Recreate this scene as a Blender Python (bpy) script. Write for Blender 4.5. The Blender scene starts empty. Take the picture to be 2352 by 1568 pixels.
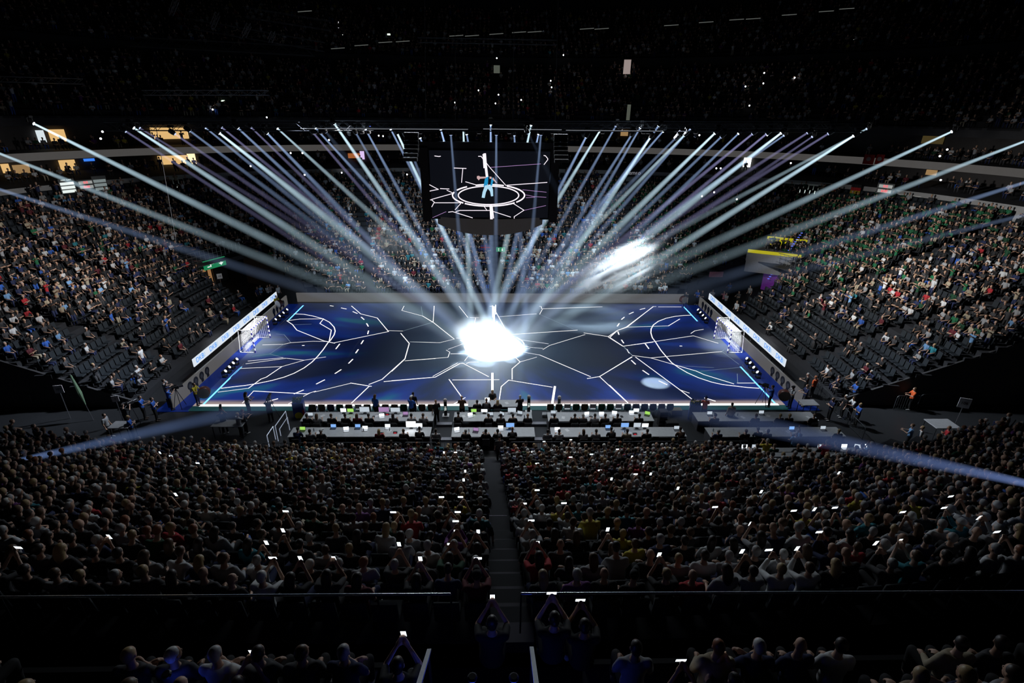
import bpy, math, random
import numpy as np
from mathutils import Vector, Matrix
random.seed(7); rng = np.random.default_rng(11)
S = bpy.context.scene; COL = S.collection; D = bpy.data
PI = math.pi
# ------------------------------------------------------------------ camera, world, exposure
CAM = np.array([.383, -40.946, 18.692]); PITCH, YAW, ROLL, FPX = .42034, -.0281, .01265, 1180.27
_F = np.array([-math.sin(YAW)*math.cos(PITCH), math.cos(YAW)*math.cos(PITCH), -math.sin(PITCH)])
_R0 = np.array([math.cos(YAW), math.sin(YAW), 0.]); _U0 = np.cross(_R0, _F)
_R = _R0*math.cos(ROLL)+_U0*math.sin(ROLL); _U = -_R0*math.sin(ROLL)+_U0*math.cos(ROLL)
cd = D.cameras.new('camera'); cam = D.objects.new('camera', cd); COL.objects.link(cam)
cd.sensor_width = 36; cd.lens = FPX/2352*36; cd.clip_end = 400; cd.clip_start = .1
M = Matrix(((_R[0], _U[0], -_F[0]), (_R[1], _U[1], -_F[1]), (_R[2], _U[2], -_F[2]))).to_4x4()
M.translation = Vector(CAM); cam.matrix_world = M; S.camera = cam
w = D.worlds.new('arena_dark'); S.world = w; w.use_nodes = True
w.node_tree.nodes['Background'].inputs[0].default_value = (.6, .75, 1, 1)
w.node_tree.nodes['Background'].inputs[1].default_value = .0012
S.view_settings.view_transform = 'Standard'; S.view_settings.look = 'None'
S.view_settings.exposure = 0; S.view_settings.gamma = 1; S.view_settings.use_curve_mapping = False
S.cycles.max_bounces = 4; S.cycles.diffuse_bounces = 2; S.cycles.glossy_bounces = 2; S.cycles.transmission_bounces = 2
S.cycles.volume_bounces = 0; S.cycles.transparent_max_bounces = 64; S.cycles.sample_clamp_indirect = 2.0; S.cycles.sample_clamp_direct = 0
S.cycles.use_denoising = True; S.cycles.caustics_reflective = False; S.cycles.caustics_refractive = False
S.cycles.volume_max_steps = 64

def ray(px, py): return _F+_R*(px-1176)/FPX-_U*(py-784)/FPX
def onz(px, py, z=0.):            # the point of the level z that the photo shows at px, py
    r = ray(px, py); return Vector(CAM+r*(z-CAM[2])/r[2])
def ony(px, py, y):
    r = ray(px, py); return Vector(CAM+r*(y-CAM[1])/r[1])
def onx(px, py, x):
    r = ray(px, py); return Vector(CAM+r*(x-CAM[0])/r[0])
def topx(P):
    d = np.asarray(P, float)-CAM; z = d@_F
    return 1176+FPX*(d@_R)/z, 784-FPX*(d@_U)/z, FPX/z

def area(name, loc, aim, size, power, col=(1, 1, 1), spread=180, size_y=None):
    l = D.lights.new(name, 'AREA'); l.energy = power; l.color = col; l.size = size; l.spread = math.radians(spread)
    if size_y: l.shape = 'RECTANGLE'; l.size_y = size_y
    o = D.objects.new(name, l); COL.objects.link(o); o.location = loc
    o.rotation_euler = (Vector(aim)-Vector(loc)).to_track_quat('-Z', 'Y').to_euler(); return o
# unseen fill lights added to brighten stands, desks, goals, corners and court
area('fill_light_west', (-9, -4, 17.2), (-40, 2, 4), 1.2, 640, (1, .97, .95), 60)
area('fill_light_east', (9, -4, 17.2), (40, 3, 4), 1.2, 980, (1, .98, .95), 60)
area('fill_light_north', (-12, -4, 17.6), (-11, 19, 0), 1.5, 820, (.75, .88, 1), 60, 6)
area('fill_light_north', (12, -4, 17.6), (11, 19, 0), 1.5, 820, (.75, .88, 1), 60, 6)
area('fill_light_south', (0, -5.2, 17.9), (0, -28, 6), 14, 620, (.85, .93, 1), 110, 1)
area('fill_light_desks', (0, -6.5, 17.9), (0, -13.5, 0), 26, 430, (.9, .95, 1), 70, 1)
area('fill_light_goal', (-8, -4.2, 17.6), (-21, -3, 0), 1, 100, (1, .98, .95), 44)
area('fill_light_goal', (8, -4.2, 17.6), (21, -3, 0), 1, 100, (1, .98, .95), 44)
area('fill_light_net', (-10, -4.2, 17.6), (-20.8, 0, .9), .5, 260, (1, .98, .95), 17)
area('fill_light_net', (10, -4.2, 17.6), (20.8, 0, .9), .5, 260, (1, .98, .95), 17)
area('fill_light_corner', (-12, -5, 17.6), (-29, -11.5, 0), 1, 320, (.8, .88, 1), 42)
area('fill_light_corner', (12, -5, 17.6), (29, -11.5, 0), 1, 320, (.85, .92, 1), 42)
area('fill_light_upper', (0, 0, 22), (0, 52, 24), 1.5, 15, (.8, .85, .8), 120, 8)
area('fill_light_court', (0, 0, 9.2), (0, 0, 0), 3, 560, (.75, .9, 1), 105)

# ------------------------------------------------------------------ materials
MATS = {}
def nt(m): m.use_nodes = True; return m.node_tree.nodes, m.node_tree.links
def mat(name, rgb=(.5, .5, .5), rough=.6, metal=0., var=.15, scale=6., emit=None, es=1.):
    if name in MATS: return MATS[name]
    m = D.materials.new(name); N, L = nt(m); b = N['Principled BSDF']; MATS[name] = m
    b.inputs['Roughness'].default_value = rough; b.inputs['Metallic'].default_value = metal
    tc = N.new('ShaderNodeTexCoord'); no = N.new('ShaderNodeTexNoise'); no.inputs['Scale'].default_value = scale
    mr = N.new('ShaderNodeMapRange'); mr.inputs[3].default_value = 1-var; mr.inputs[4].default_value = 1+var
    mx = N.new('ShaderNodeMix'); mx.data_type = 'RGBA'; mx.blend_type = 'MULTIPLY'; mx.inputs[0].default_value = 1
    L.new(tc.outputs['Object'], no.inputs['Vector']); L.new(no.outputs[0], mr.inputs[0])
    mx.inputs[6].default_value = (*rgb, 1); L.new(mr.outputs[0], mx.inputs[7]); L.new(mx.outputs[2], b.inputs['Base Color'])
    if emit is not None:
        b.inputs['Emission Color'].default_value = (*emit, 1); b.inputs['Emission Strength'].default_value = es
        m.cycles.emission_sampling = 'NONE' if es < 3.5 or es > 3.99 and es < 4.01 else 'AUTO'
    return m
def glow(name, rgb=(1,1,1), s=1., sample=False):
    if name in MATS: return MATS[name]
    m = mat(name, (.02, .02, .02), .4, emit=rgb, es=s); m.cycles.emission_sampling = 'FRONT' if sample else 'NONE'; return m
def objcol(name, rough, var=.2, scale=9.):
    m = mat(name, (1, 1, 1), rough, var=var, scale=scale); N, L = nt(m)
    oi = N.new('ShaderNodeObjectInfo'); mx = [n for n in N if n.type == 'MIX'][0]; L.new(oi.outputs['Color'], mx.inputs[6]); return m
SKIN = objcol('skin', .55, .08); CLOTH = objcol('cloth', .85, .25); HAIR = objcol('hair', .45, .3, 40)
EYE = mat('eye_dark', (.03, .02, .02), .3)
BLACK = mat('black_plastic', (.02, .02, .022), .45); DARK = mat('dark_metal', (.05, .052, .06), .4, .6)
STEEL = mat('steel', (.55, .56, .6), .3, .9); WHITE = mat('white_laminate', (.62, .63, .64), .55)
CONC = mat('concrete', (.4, .4, .4), .85, scale=1.5); STAND = mat('stand_concrete', (.022, .024, .03), .9, scale=2)
SEATM = mat('seat_plastic', (.013, .019, .026), .75)
def crowd_mat():
    m = mat('crowd_clothes', (1, 1, 1), .75, var=.1); N, L = nt(m)
    at = N.new('ShaderNodeAttribute'); at.attribute_name = 'tint'
    mx = [n for n in N if n.type == 'MIX'][0]; L.new(at.outputs['Color'], mx.inputs[6]); return m
CROWDM = crowd_mat()

# ------------------------------------------------------------------ mesh helpers
class MB:
    def __init__(s): s.v = []; s.f = []; s.m = []
    def add(s, v, f, m=0):
        k = len(s.v); s.v += [tuple(p) for p in v]; s.f += [tuple(i+k for i in q) for q in f]; s.m += [m]*len(f); return s
    def box(s, c, d, rot=0, m=0, R=None):
        hx, hy, hz = d[0]/2, d[1]/2, d[2]/2; R = R or Matrix.Rotation(rot, 3, 'Z'); c = Vector(c)
        v = [c+R@Vector((x*hx, y*hy, z*hz)) for z in (-1, 1) for y in (-1, 1) for x in (-1, 1)]
        return s.add(v, [(0, 2, 3, 1), (4, 5, 7, 6), (0, 1, 5, 4), (2, 6, 7, 3), (0, 4, 6, 2), (1, 3, 7, 5)], m)
    def rbox(s, c, d, b=.02, rot=0, m=0):     # box with chamfered vertical and top edges
        R = Matrix.Rotation(rot, 3, 'Z'); c = Vector(c); hx, hy, hz = d[0]/2, d[1]/2, d[2]/2
        rings = []
        for z, i in ((-hz, 0), (hz-b, 0), (hz, b)):
            x, y = hx-i, hy-i; q = b
            rings.append([(-x+q, -y, z), (x-q, -y, z), (x, -y+q, z), (x, y-q, z), (x-q, y, z), (-x+q, y, z), (-x, y-q, z), (-x, -y+q, z)])
        v = [c+R@Vector(p) for r in rings for p in r]
        f = [tuple(range(7, -1, -1)), tuple(range(16, 24))]+[(r*8+i, r*8+(i+1) % 8, r*8+8+(i+1) % 8, r*8+8+i) for r in (0, 1) for i in range(8)]
        return s.add(v, f, m)
    def tube(s, pts, r, n=8, m=0, caps=True):
        pts = [Vector(p) for p in pts]; rr = r if isinstance(r, (list, tuple)) else [r]*len(pts); v = []; f = []
        for i, p in enumerate(pts):
            t = (pts[min(i+1, len(pts)-1)]-pts[max(i-1, 0)]).normalized()
            a = t.orthogonal().normalized() if i == 0 else (a-t*a.dot(t)).normalized()
            b = t.cross(a)
            v += [p+(a*math.cos(2*PI*k/n)+b*math.sin(2*PI*k/n))*rr[i] for k in range(n)]
        for i in range(len(pts)-1):
            f += [(i*n+k, i*n+(k+1) % n, (i+1)*n+(k+1) % n, (i+1)*n+k) for k in range(n)]
        if caps: f += [tuple(range(n-1, -1, -1)), tuple(range((len(pts)-1)*n, len(pts)*n))]
        return s.add(v, f, m)
    def lathe(s, prof, c=(0, 0, 0), n=16, m=0, R=None):
        c = Vector(c); R = R or Matrix.Identity(3); v = []; f = []
        if prof[0][1] > prof[-1][1]: prof = prof[::-1]
        for r, z in prof: v += [c+R@Vector((r*math.cos(2*PI*k/n), r*math.sin(2*PI*k/n), z)) for k in range(n)]
        for i in range(len(prof)-1): f += [(i*n+k, i*n+(k+1) % n, (i+1)*n+(k+1) % n, (i+1)*n+k) for k in range(n)]
        f += [tuple(range(n-1, -1, -1)), tuple(range((len(prof)-1)*n, len(prof)*n))]
        return s.add(v, f, m)
    def ell(s, c, r, n=10, k=6, m=0, R=None):
        if not hasattr(r, '__len__'): r = (r, r, r)
        c = Vector(c); R = R or Matrix.Identity(3); v = [c+R@Vector((0, 0, -r[2]))]; f = []
        for i in range(1, k):
            a = -PI/2+PI*i/k
            v += [c+R@Vector((r[0]*math.cos(a)*math.cos(2*PI*j/n), r[1]*math.cos(a)*math.sin(2*PI*j/n), r[2]*math.sin(a))) for j in range(n)]
        v.append(c+R@Vector((0, 0, r[2]))); T = len(v)-1
        f += [(0, 1+(j+1) % n, 1+j) for j in range(n)]+[(T, T-n+j, T-n+(j+1) % n) for j in range(n)]
        for i in range(k-2): f += [(1+i*n+j, 1+i*n+(j+1) % n, 1+(i+1)*n+(j+1) % n, 1+(i+1)*n+j) for j in range(n)]
        return s.add(v, f, m)
    def limb(s, p0, p1, r0, r1, n=10):
        p0, p1 = Vector(p0), Vector(p1); t = (p1-p0).normalized()
        return s.tube([p0-t*r0*.9, p0-t*r0*.5, p0, p1, p1+t*r1*.5, p1+t*r1*.9], [r0*.35, r0*.85, r0, r1, r1*.85, r1*.35], n)
    def quad(s, a, b, c, d, m=0): return s.add([a, b, c, d], [(0, 1, 2, 3)], m)
    def mesh(s, name, mats, smooth=False):
        me = D.meshes.new(name); me.from_pydata(s.v, [], s.f)
        for q in (mats if isinstance(mats, (list, tuple)) else [mats]): me.materials.append(q)
        if any(s.m): me.polygons.foreach_set('material_index', s.m)
        if smooth: me.polygons.foreach_set('use_smooth', [True]*len(s.f))
        me.update(); return me
    def obj(s, name, mats, parent=None, loc=None, smooth=False, label=None):
        return put(name, s.mesh(name, mats, smooth), parent, loc, label=label)
def put(name, me, parent=None, loc=None, rz=0, label=None):
    o = D.objects.new(name, me); COL.objects.link(o)
    if parent: o.parent = parent
    if loc is not None: o.location = loc
    if rz: o.rotation_euler.z = rz
    if label: o['label'] = label
    return o
def tag(o, label, cat, group=None):
    o['label'] = label; o['category'] = cat
    if group: o['group'] = group
    return o
def thing(name, label, cat, loc=(0, 0, 0), rz=0, group=None):
    o = put(name, None, None, loc, rz); return tag(o, label, cat, group)
def struct(o): o['kind'] = 'structure'; return o
def stuff(o): o['kind'] = 'stuff'; return o
def textmesh(body, size, mats, extrude=.004):
    c = D.curves.new('lettering', 'FONT'); c.body = body; c.size = size; c.align_x = 'CENTER'; c.align_y = 'CENTER'; c.extrude = extrude
    o = D.objects.new('lettering', c); COL.objects.link(o)
    me = D.meshes.new_from_object(o.evaluated_get(bpy.context.evaluated_depsgraph_get()))
    D.objects.remove(o); D.curves.remove(c); me.materials.clear(); me.materials.append(mats); return me
def lettering(body, size, m, parent, loc, rot, name='lettering'):
    o = put(name, textmesh(body, size, m), parent, loc); o.rotation_euler = rot; return o
ORD = 'first second third fourth fifth sixth seventh eighth ninth tenth eleventh twelfth thirteenth fourteenth fifteenth sixteenth seventeenth eighteenth nineteenth twentieth'.split()
ORD += ['twenty-'+o for o in ORD[:9]]+['thirtieth']+['thirty-'+o for o in ORD[:9]]+['fortieth']+['forty-'+o for o in ORD[:9]]+['fiftieth']
# ------------------------------------------------------------------ people
HX = dict(head=.11)
def remeshed(mb, name, mats, voxel, ratio=1., smooth=4):
    me = mb.mesh(name, mats); o = D.objects.new(name, me); COL.objects.link(o)
    r = o.modifiers.new('r', 'REMESH'); r.mode = 'VOXEL'; r.voxel_size = voxel; r.use_smooth_shade = True
    s = o.modifiers.new('s', 'SMOOTH'); s.iterations = smooth; s.factor = .5
    if ratio < 1: d = o.modifiers.new('d', 'DECIMATE'); d.ratio = ratio
    n = D.meshes.new_from_object(o.evaluated_get(bpy.context.evaluated_depsgraph_get()))
    D.objects.remove(o); D.meshes.remove(me); n.name = name
    n.materials.clear()
    for q in mats: n.materials.append(q)
    return n
def hand(mb, wrist, d, up, side, r=.036):
    d, up = Vector(d).normalized(), Vector(up); up = (up-d*up.dot(d)).normalized(); a = d.cross(up)*side; wr = Vector(wrist)
    c = wr+d*.05
    mb.tube([wr-d*.02, wr+d*.02, wr+d*.08], [.026, .038, .034], 8)
    for k, (l, off) in enumerate(((.065, -.028), (.078, -.01), (.072, .01), (.056, .028))):
        b = wr+d*.08+a*off; m1 = b+d*l*.5-up*.008; e = m1+d*l*.38-up*.03
        mb.tube([b-d*.02, b, m1, e], [.0105, .0105, .0095, .008], 6)
    t = wr+d*.025-a*.034; mb.tube([t+a*.02, t-a*.01, t-a*.028+d*.035-up*.01, t-a*.026+d*.06-up*.02], [.014, .013, .011, .009], 6)
# joint tables: pelvis, chest, neck, head, then per side shoulder, elbow, wrist, hip, knee, ankle (side = -1, 1)
def joints(kind):
    st = kind.startswith('stand')
    z0 = .93 if st else .50
    J = dict(pel=(0, 0, z0), waist=(0, .0, z0+.17), ch=(0, .01, z0+.38), nk=(0, .02, z0+.54), hd=(0, .045, z0+.70), look=(0, 1, 0))
    for s, k in ((-1, 'l'), (1, 'r')):
        J['sh'+k] = (s*.185, 0, z0+.47)
        if st: J['hip'+k] = (s*.09, 0, z0-.02); J['kn'+k] = (s*.1, .03, .49); J['an'+k] = (s*.11, -.01, .09)
        else: J['hip'+k] = (s*.095, .02, z0-.01); J['kn'+k] = (s*.14, .44, z0+.0); J['an'+k] = (s*.15, .4, .08)
        if kind in ('sit', 'sit_turn', 'sit_lean'): J['el'+k] = (s*.25, .06, z0+.2); J['wr'+k] = (s*.12, .3, z0+.1)
        if kind == 'sit_cross': J['el'+k] = (s*.25, .1, z0+.22); J['wr'+k] = (-s*.06, .24, z0+.27+s*.02)
        if kind == 'sit_phone': J['el'+k] = (s*.22, .27, z0+.38); J['wr'+k] = (s*.07, .36, z0+.62)
        if kind == 'sit_high': J['el'+k] = (s*.24, .2, z0+.66); J['wr'+k] = (s*.07, .28, z0+.9)
        if kind == 'sit_work': J['el'+k] = (s*.25, .12, z0+.22); J['wr'+k] = (s*.16, .38, z0+.3)
        if kind == 'stand': J['el'+k] = (s*.245, -.02, z0+.19); J['wr'+k] = (s*.25, .06, z0-.06)
        if kind == 'stand_fold': J['el'+k] = (s*.25, .1, z0+.22); J['wr'+k] = (-s*.06, .24, z0+.28+s*.02)
        if kind == 'stand_hold': J['el'+k] = (s*.25, .14, z0+.22); J['wr'+k] = (s*.12, .38, z0+.26)
        if kind == 'stand_camera': J['el'+k] = (s*.27, .2, z0+.34); J['wr'+k] = (s*.12, .38, z0+.52)
        if kind == 'stand_arm': J['el'+k] = (s*.27, .05, z0+.26) if s < 0 else (s*.25, .15, z0+.72); J['wr'+k] = (s*.2, .25, z0+.15) if s < 0 else (s*.2, .2, z0+1.0)
        if kind == 'stand_clap': J['el'+k] = (s*.25, .16, z0+.36); J['wr'+k] = (s*.03, .36, z0+.5)
    if kind == 'sit_turn': J['look'] = (.55, .8, 0); J['hd'] = (.02, .04, z0+.70)
    if kind == 'sit_lean':
        for k in ('ch', 'nk', 'hd', 'shl', 'shr', 'waist'):
            x, y, z = J[k]; h = z-z0; J[k] = (x, y+h*.42, z0+h*.93)
        for s, k in ((-1, 'l'), (1, 'r')): J['el'+k] = (s*.24, .3, z0+.16); J['wr'+k] = (s*.1, .46, z0+.1)
    return {k: Vector(v) for k, v in J.items()}
def torso(mb, J, g):      # g: extra cloth thickness
    P = [(J['pel']-Vector((0, 0, .07)), .15, .105), (J['pel'], .165, .115), (J['waist'], .145, .1), (J['ch'], .175, .115), (J['ch'].lerp(J['nk'], .45), .17, .1), (J['ch'].lerp(J['nk'], .8), .1, .075)]
    v = []; f = []; n = 14
    for c, a, b in P: v += [c+Vector(((a+g)*math.cos(2*PI*k/n), (b+g)*math.sin(2*PI*k/n), 0)) for k in range(n)]
    for i in range(len(P)-1): f += [(i*n+k, i*n+(k+1) % n, (i+1)*n+(k+1) % n, (i+1)*n+k) for k in range(n)]
    f += [tuple(range(n-1, -1, -1)), tuple(range((len(P)-1)*n, len(P)*n))]; mb.add(v, f)
def headframe(J):
    l = J['look'].normalized(); x = l.cross(Vector((0, 0, 1))); return Matrix((x, l, Vector((0, 0, 1)))).transposed()
def person_meshes(kind, hires=True):
    J = joints(kind); b = MB(); R = headframe(J); h = J['hd']
    torso(b, J, -.012)
    b.limb(J['nk']-Vector((0, 0, .04)), h-R@Vector((0, .02, .06)), .058, .052)
    b.ell(h+R@Vector((0, 0, .015)), (.074, .094, .105), 14, 10, R=R); b.ell(h+R@Vector((0, .03, -.05)), (.055, .062, .065), 12, 8, R=R)
    b.ell(h+R@Vector((0, .095, -.02)), (.014, .022, .026), 8, 6, R=R)
    for s in (-1, 1): b.ell(h+R@Vector((s*.076, -.005, -.01)), (.012, .022, .032), 8, 6, R=R)
    for s, k in ((-1, 'l'), (1, 'r')):
        b.limb(J['ch'].lerp(J['sh'+k], .7), J['sh'+k], .06, .056); b.limb(J['sh'+k], J['el'+k], .05, .039); b.limb(J['el'+k], J['wr'+k], .039, .026)
        b.limb(J['hip'+k], J['kn'+k], .085, .056); b.limb(J['kn'+k], J['an'+k], .056, .036)
        an = J['an'+k]; b.limb(an-Vector((0, .03, .03)), an+Vector((0, .15, -.05)), .04, .03)
        d = (J['wr'+k]-J['el'+k]).normalized()
        if kind in ('sit', 'sit_turn', 'sit_lean', 'sit_work', 'stand_hold'): d = (d+Vector((0, .8, -.1))).normalized()
        up = Vector((0, 0, 1)) if abs(d.z) < .8 else Vector((0, -1, 0))
        hand(b, J['wr'+k], d, up, s)
    out = {}
    out['body'] = remeshed(b, 'body', [SKIN, EYE], .014 if hires else .05, .5 if hires else 1, 2)
    # eyes and mouth close the face
    if hires:
        e = MB()
        for s in (-1, 1): e.ell(h+R@Vector((s*.03, .082, .012)), (.012, .008, .008), 8, 5, R=R)
        e.ell(h+R@Vector((0, .088, -.062)), (.024, .008, .006), 8, 5, R=R)
        me = out['body']; bm = bmesh.new(); bm.from_mesh(me); k = len(bm.verts)
        for p in e.v: bm.verts.new(p)
        bm.verts.ensure_lookup_table()
        for q in e.f: bm.faces.new([bm.verts[k+i] for i in q]).material_index = 1
        bm.to_mesh(me); bm.free()
    t = MB(); torso(t, J, .014)
    for k in 'lr':
        t.limb(J['ch'].lerp(J['sh'+k], .6), J['sh'+k], .075, .068); t.limb(J['sh'+k], J['sh'+k].lerp(J['el'+k], .72), .066, .062)
    out['shirt'] = remeshed(t, 'shirt', [CLOTH], .018 if hires else .06, .5 if hires else 1, 5)
    t = MB(); torso(t, J, .028)
    for k in 'lr':
        t.limb(J['ch'].lerp(J['sh'+k], .6), J['sh'+k], .085, .078); t.limb(J['sh'+k], J['el'+k], .075, .062); t.limb(J['el'+k], J['el'+k].lerp(J['wr'+k], .88), .062, .045)
    out['jacket'] = remeshed(t, 'jacket', [CLOTH], .02 if hires else .06, .5 if hires else 1, 5)
    t = MB(); t.ell(J['pel'], (.172, .13, .12), 14, 8)
    for k in 'lr': t.limb(J['hip'+k], J['kn'+k], .1, .075); t.limb(J['kn'+k], J['kn'+k].lerp(J['an'+k], .9), .073, .058)
    out['trousers'] = remeshed(t, 'trousers', [CLOTH], .022 if hires else .07, .5 if hires else 1, 4)
    if hires:
        t = MB()
        for k in 'lr': an = J['an'+k]; t.limb(an-Vector((0, .04, .035)), an+Vector((0, .16, -.05)), .052, .038)
        out['shoes'] = remeshed(t, 'shoes', [CLOTH], .018, .5, 2)
    t = MB(); t.ell(h+R@Vector((0, -.018, .035)), (.084, .098, .1), 14, 10, R=R); t.ell(h+R@Vector((0, -.045, -.01)), (.072, .062, .08), 12, 8, R=R)
    out['hair'] = remeshed(t, 'hair', [HAIR], .018 if hires else .05, .6 if hires else 1, 2)
    t = MB(); t.ell(h+R@Vector((0, -.018, .035)), (.09, .104, .1), 14, 10, R=R)
    t.tube([h+R@Vector(p) for p in ((0, -.04, .06), (0, -.07, -.04), (0, -.085, -.14), (0, -.09, -.26))], [.08, .095, .085, .05], 12)
    out['long_hair'] = remeshed(t, 'long_hair', [HAIR], .018 if hires else .05, .6 if hires else 1, 3)
    t = MB(); t.ell(h+R@Vector((0, -.005, .05)), (.09, .104, .088), 14, 10, R=R); t.tube([h+R@Vector((0, .06, .07)), h+R@Vector((0, .17, .05))], [.07, .055], 10)
    out['cap'] = remeshed(t, 'cap', [CLOTH], .016, .6, 1) if hires else out['hair']
    return out
import bmesh
PM = {}
def pmesh(kind):
    if kind not in PM: PM[kind] = person_meshes(kind)
    return PM[kind]
SK = [(.62, .38, .27), (.55, .33, .23), (.68, .44, .33), (.4, .23, .15)]
HC = {'dark': (.03, .02, .015), 'brown': (.11, .06, .03), 'fair': (.45, .32, .16), 'grey': (.42, .42, .42), 'white': (.7, .7, .68), 'bald': None, 'ginger': (.3, .1, .04)}
CC = {'black': (.012, .012, .014), 'dark grey': (.05, .05, .055), 'navy': (.015, .025, .09), 'white': (.7, .72, .74), 'light grey': (.35, .36, .38), 'dark green': (.006, .06, .025), 'green': (.012, .15, .06),
      'red': (.45, .02, .03), 'blue': (.03, .12, .5), 'teal': (.02, .2, .25), 'yellow': (.6, .5, .04), 'maroon': (.12, .01, .02), 'beige': (.42, .36, .26), 'purple': (.15, .03, .2), 'orange': (.8, .13, .03), 'pale blue': (.2, .4, .7), 'pink': (.7, .2, .3), 'brown': (.1, .05, .03)}
def person(label, kind, loc, rz, top='black', hair='dark', legs='navy', style='hair', wear='shirt', group=None, sc=1.):
    m = pmesh(kind)
    root = put('person', m['body'], None, loc, rz); root.color = (*random.choice(SK), 1); root.scale = (sc, sc, sc)
    tag(root, label, 'person', group)
    def ch(n, key, c):
        o = put(n, m[key], root); o.color = (*c, 1); return o
    ch(wear, wear, CC[top]); ch('trousers', 'trousers', CC[legs]); ch('shoes', 'shoes', random.choice([(.02, .02, .02), (.5, .5, .5), (.08, .06, .05)]))
    if style == 'cap': ch('cap', 'cap', CC[random.choice(['black', 'white', 'navy'])] if hair != 'green cap' else CC['green'])
    elif HC.get(hair): ch('hair', style, HC[hair])
    return root
# ------------------------------------------------------------------ the bowl
NR = 24
def spt(t, th):
    a = 24.5+24*t; n = 5-2.8*min(1, t*1.15); c, s = math.cos(th), math.sin(th); e = 2/n
    b = 12.7+23.3*t if s >= 0 else 16.6+18.1*t
    return (a*math.copysign(abs(c)**e, c), b*math.copysign(abs(s)**e, s))
def curve(fn, step, n=2400):
    """arc-length samples of a closed curve: x, y, outward normal"""
    th = np.linspace(-PI/2, 1.5*PI, n, endpoint=False); P = np.array([fn(a) for a in th])
    d = np.linalg.norm(np.roll(P, -1, 0)-P, axis=1); L = d.sum(); cum = np.concatenate([[0], np.cumsum(d)]); k = int(L/step)
    s = (np.arange(k)+.5)*L/k; Q = np.vstack([P, P[:1]]); x = np.interp(s, cum, Q[:, 0]); y = np.interp(s, cum, Q[:, 1])
    tx = np.interp(s+.1, cum, Q[:, 0])-np.interp(s-.1, cum, Q[:, 0]); ty = np.interp(s+.1, cum, Q[:, 1])-np.interp(s-.1, cum, Q[:, 1]); l = np.hypot(tx, ty)+1e-9
    return np.stack([x, y, ty/l, -tx/l], 1)
def zrow(i): return .45+9.5*i/(NR-1)
CORN = [(31.6, 14.6), (-32.7, 15.8), (-30.5, -13.4), (30.5, -13.4)]
def tof(x, y):
    lo, hi = 0., 1.3
    for _ in range(22):
        t = (lo+hi)/2; a = 24.5+24*t; n = 5-2.8*min(1, t*1.15); b = 12.7+23.3*t if y >= 0 else 16.6+18.1*t
        if (abs(x)/a)**n+(abs(y)/b)**n > 1: lo = t
        else: hi = t
    return (lo+hi)/2
YS0, YS1, XS1 = -10.2, -16.9, 38.
def ys1(x): return YS1-.42*max(0, abs(x)-24)
def tunnel(x, y, t, pad=0.):
    if ys1(x)-pad*3 < y < YS0+pad*3 and 19 < abs(x) < XS1+pad*3: return True
    for cx, cy in CORN[:2]:
        l = math.hypot(cx, cy); ux, uy = cx/l, cy/l
        if x*ux+y*uy > 0 and abs(-x*uy+y*ux) < 3.3+pad and t < .36+pad*.05: return True
    return False
AISX = [('far', 0., .62), ('far', 13., .5), ('far', -13., .5)]
def stairx(y): return -.05+.038*(-17-y)
def stairw(y): return max(.3, .48-.02*(-16.4-y))
def aisle(x, y):
    if y < -12 and abs(x-stairx(y)) < stairw(y)+.22: return True
    if y > 10 and (abs(x) < .75 or abs(abs(x)-13.5-.25*(y-12)) < .55): return True
    if abs(x) > 23 and abs(abs(y)-4.2-.05*(abs(x)-24)) < .55: return True
    if abs(x) > 23:
        a = math.degrees(math.atan2(abs(y), abs(x)))
        if abs(a-38) < .8: return True
    return False
# tread and riser mesh
th = np.linspace(-PI/2, 1.5*PI, 361)[:-1]
g = MB(); n = len(th)
for i in range(NR):
    t0, t1 = i/NR, (i+1)/NR; z = zrow(i)-.02; zp = zrow(i-1)-.02 if i else 0.
    A = [spt(t0, a) for a in th]; B = [spt(t1, a) for a in th]
    for k in range(n):
        k2 = (k+1) % n; mx_, my_ = (A[k][0]+B[k2][0])/2, (A[k][1]+B[k2][1])/2
        if tunnel(mx_, my_, t0): continue
        g.quad((*A[k], zp), (*A[k2], zp), (*A[k2], z), (*A[k], z)); g.quad((*A[k], z), (*A[k2], z), (*B[k2], z), (*B[k], z))
bowl = tag(g.obj('seating_bowl', STAND), 'dark stepped concrete bowl around the court carrying the lower rows', 'stand'); struct(bowl)
struct(MB().box((0, 4, -.26), (150, 130, .5)).obj('floor', mat('floor_dark', (.03, .032, .036), .35, scale=.8)))
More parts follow.
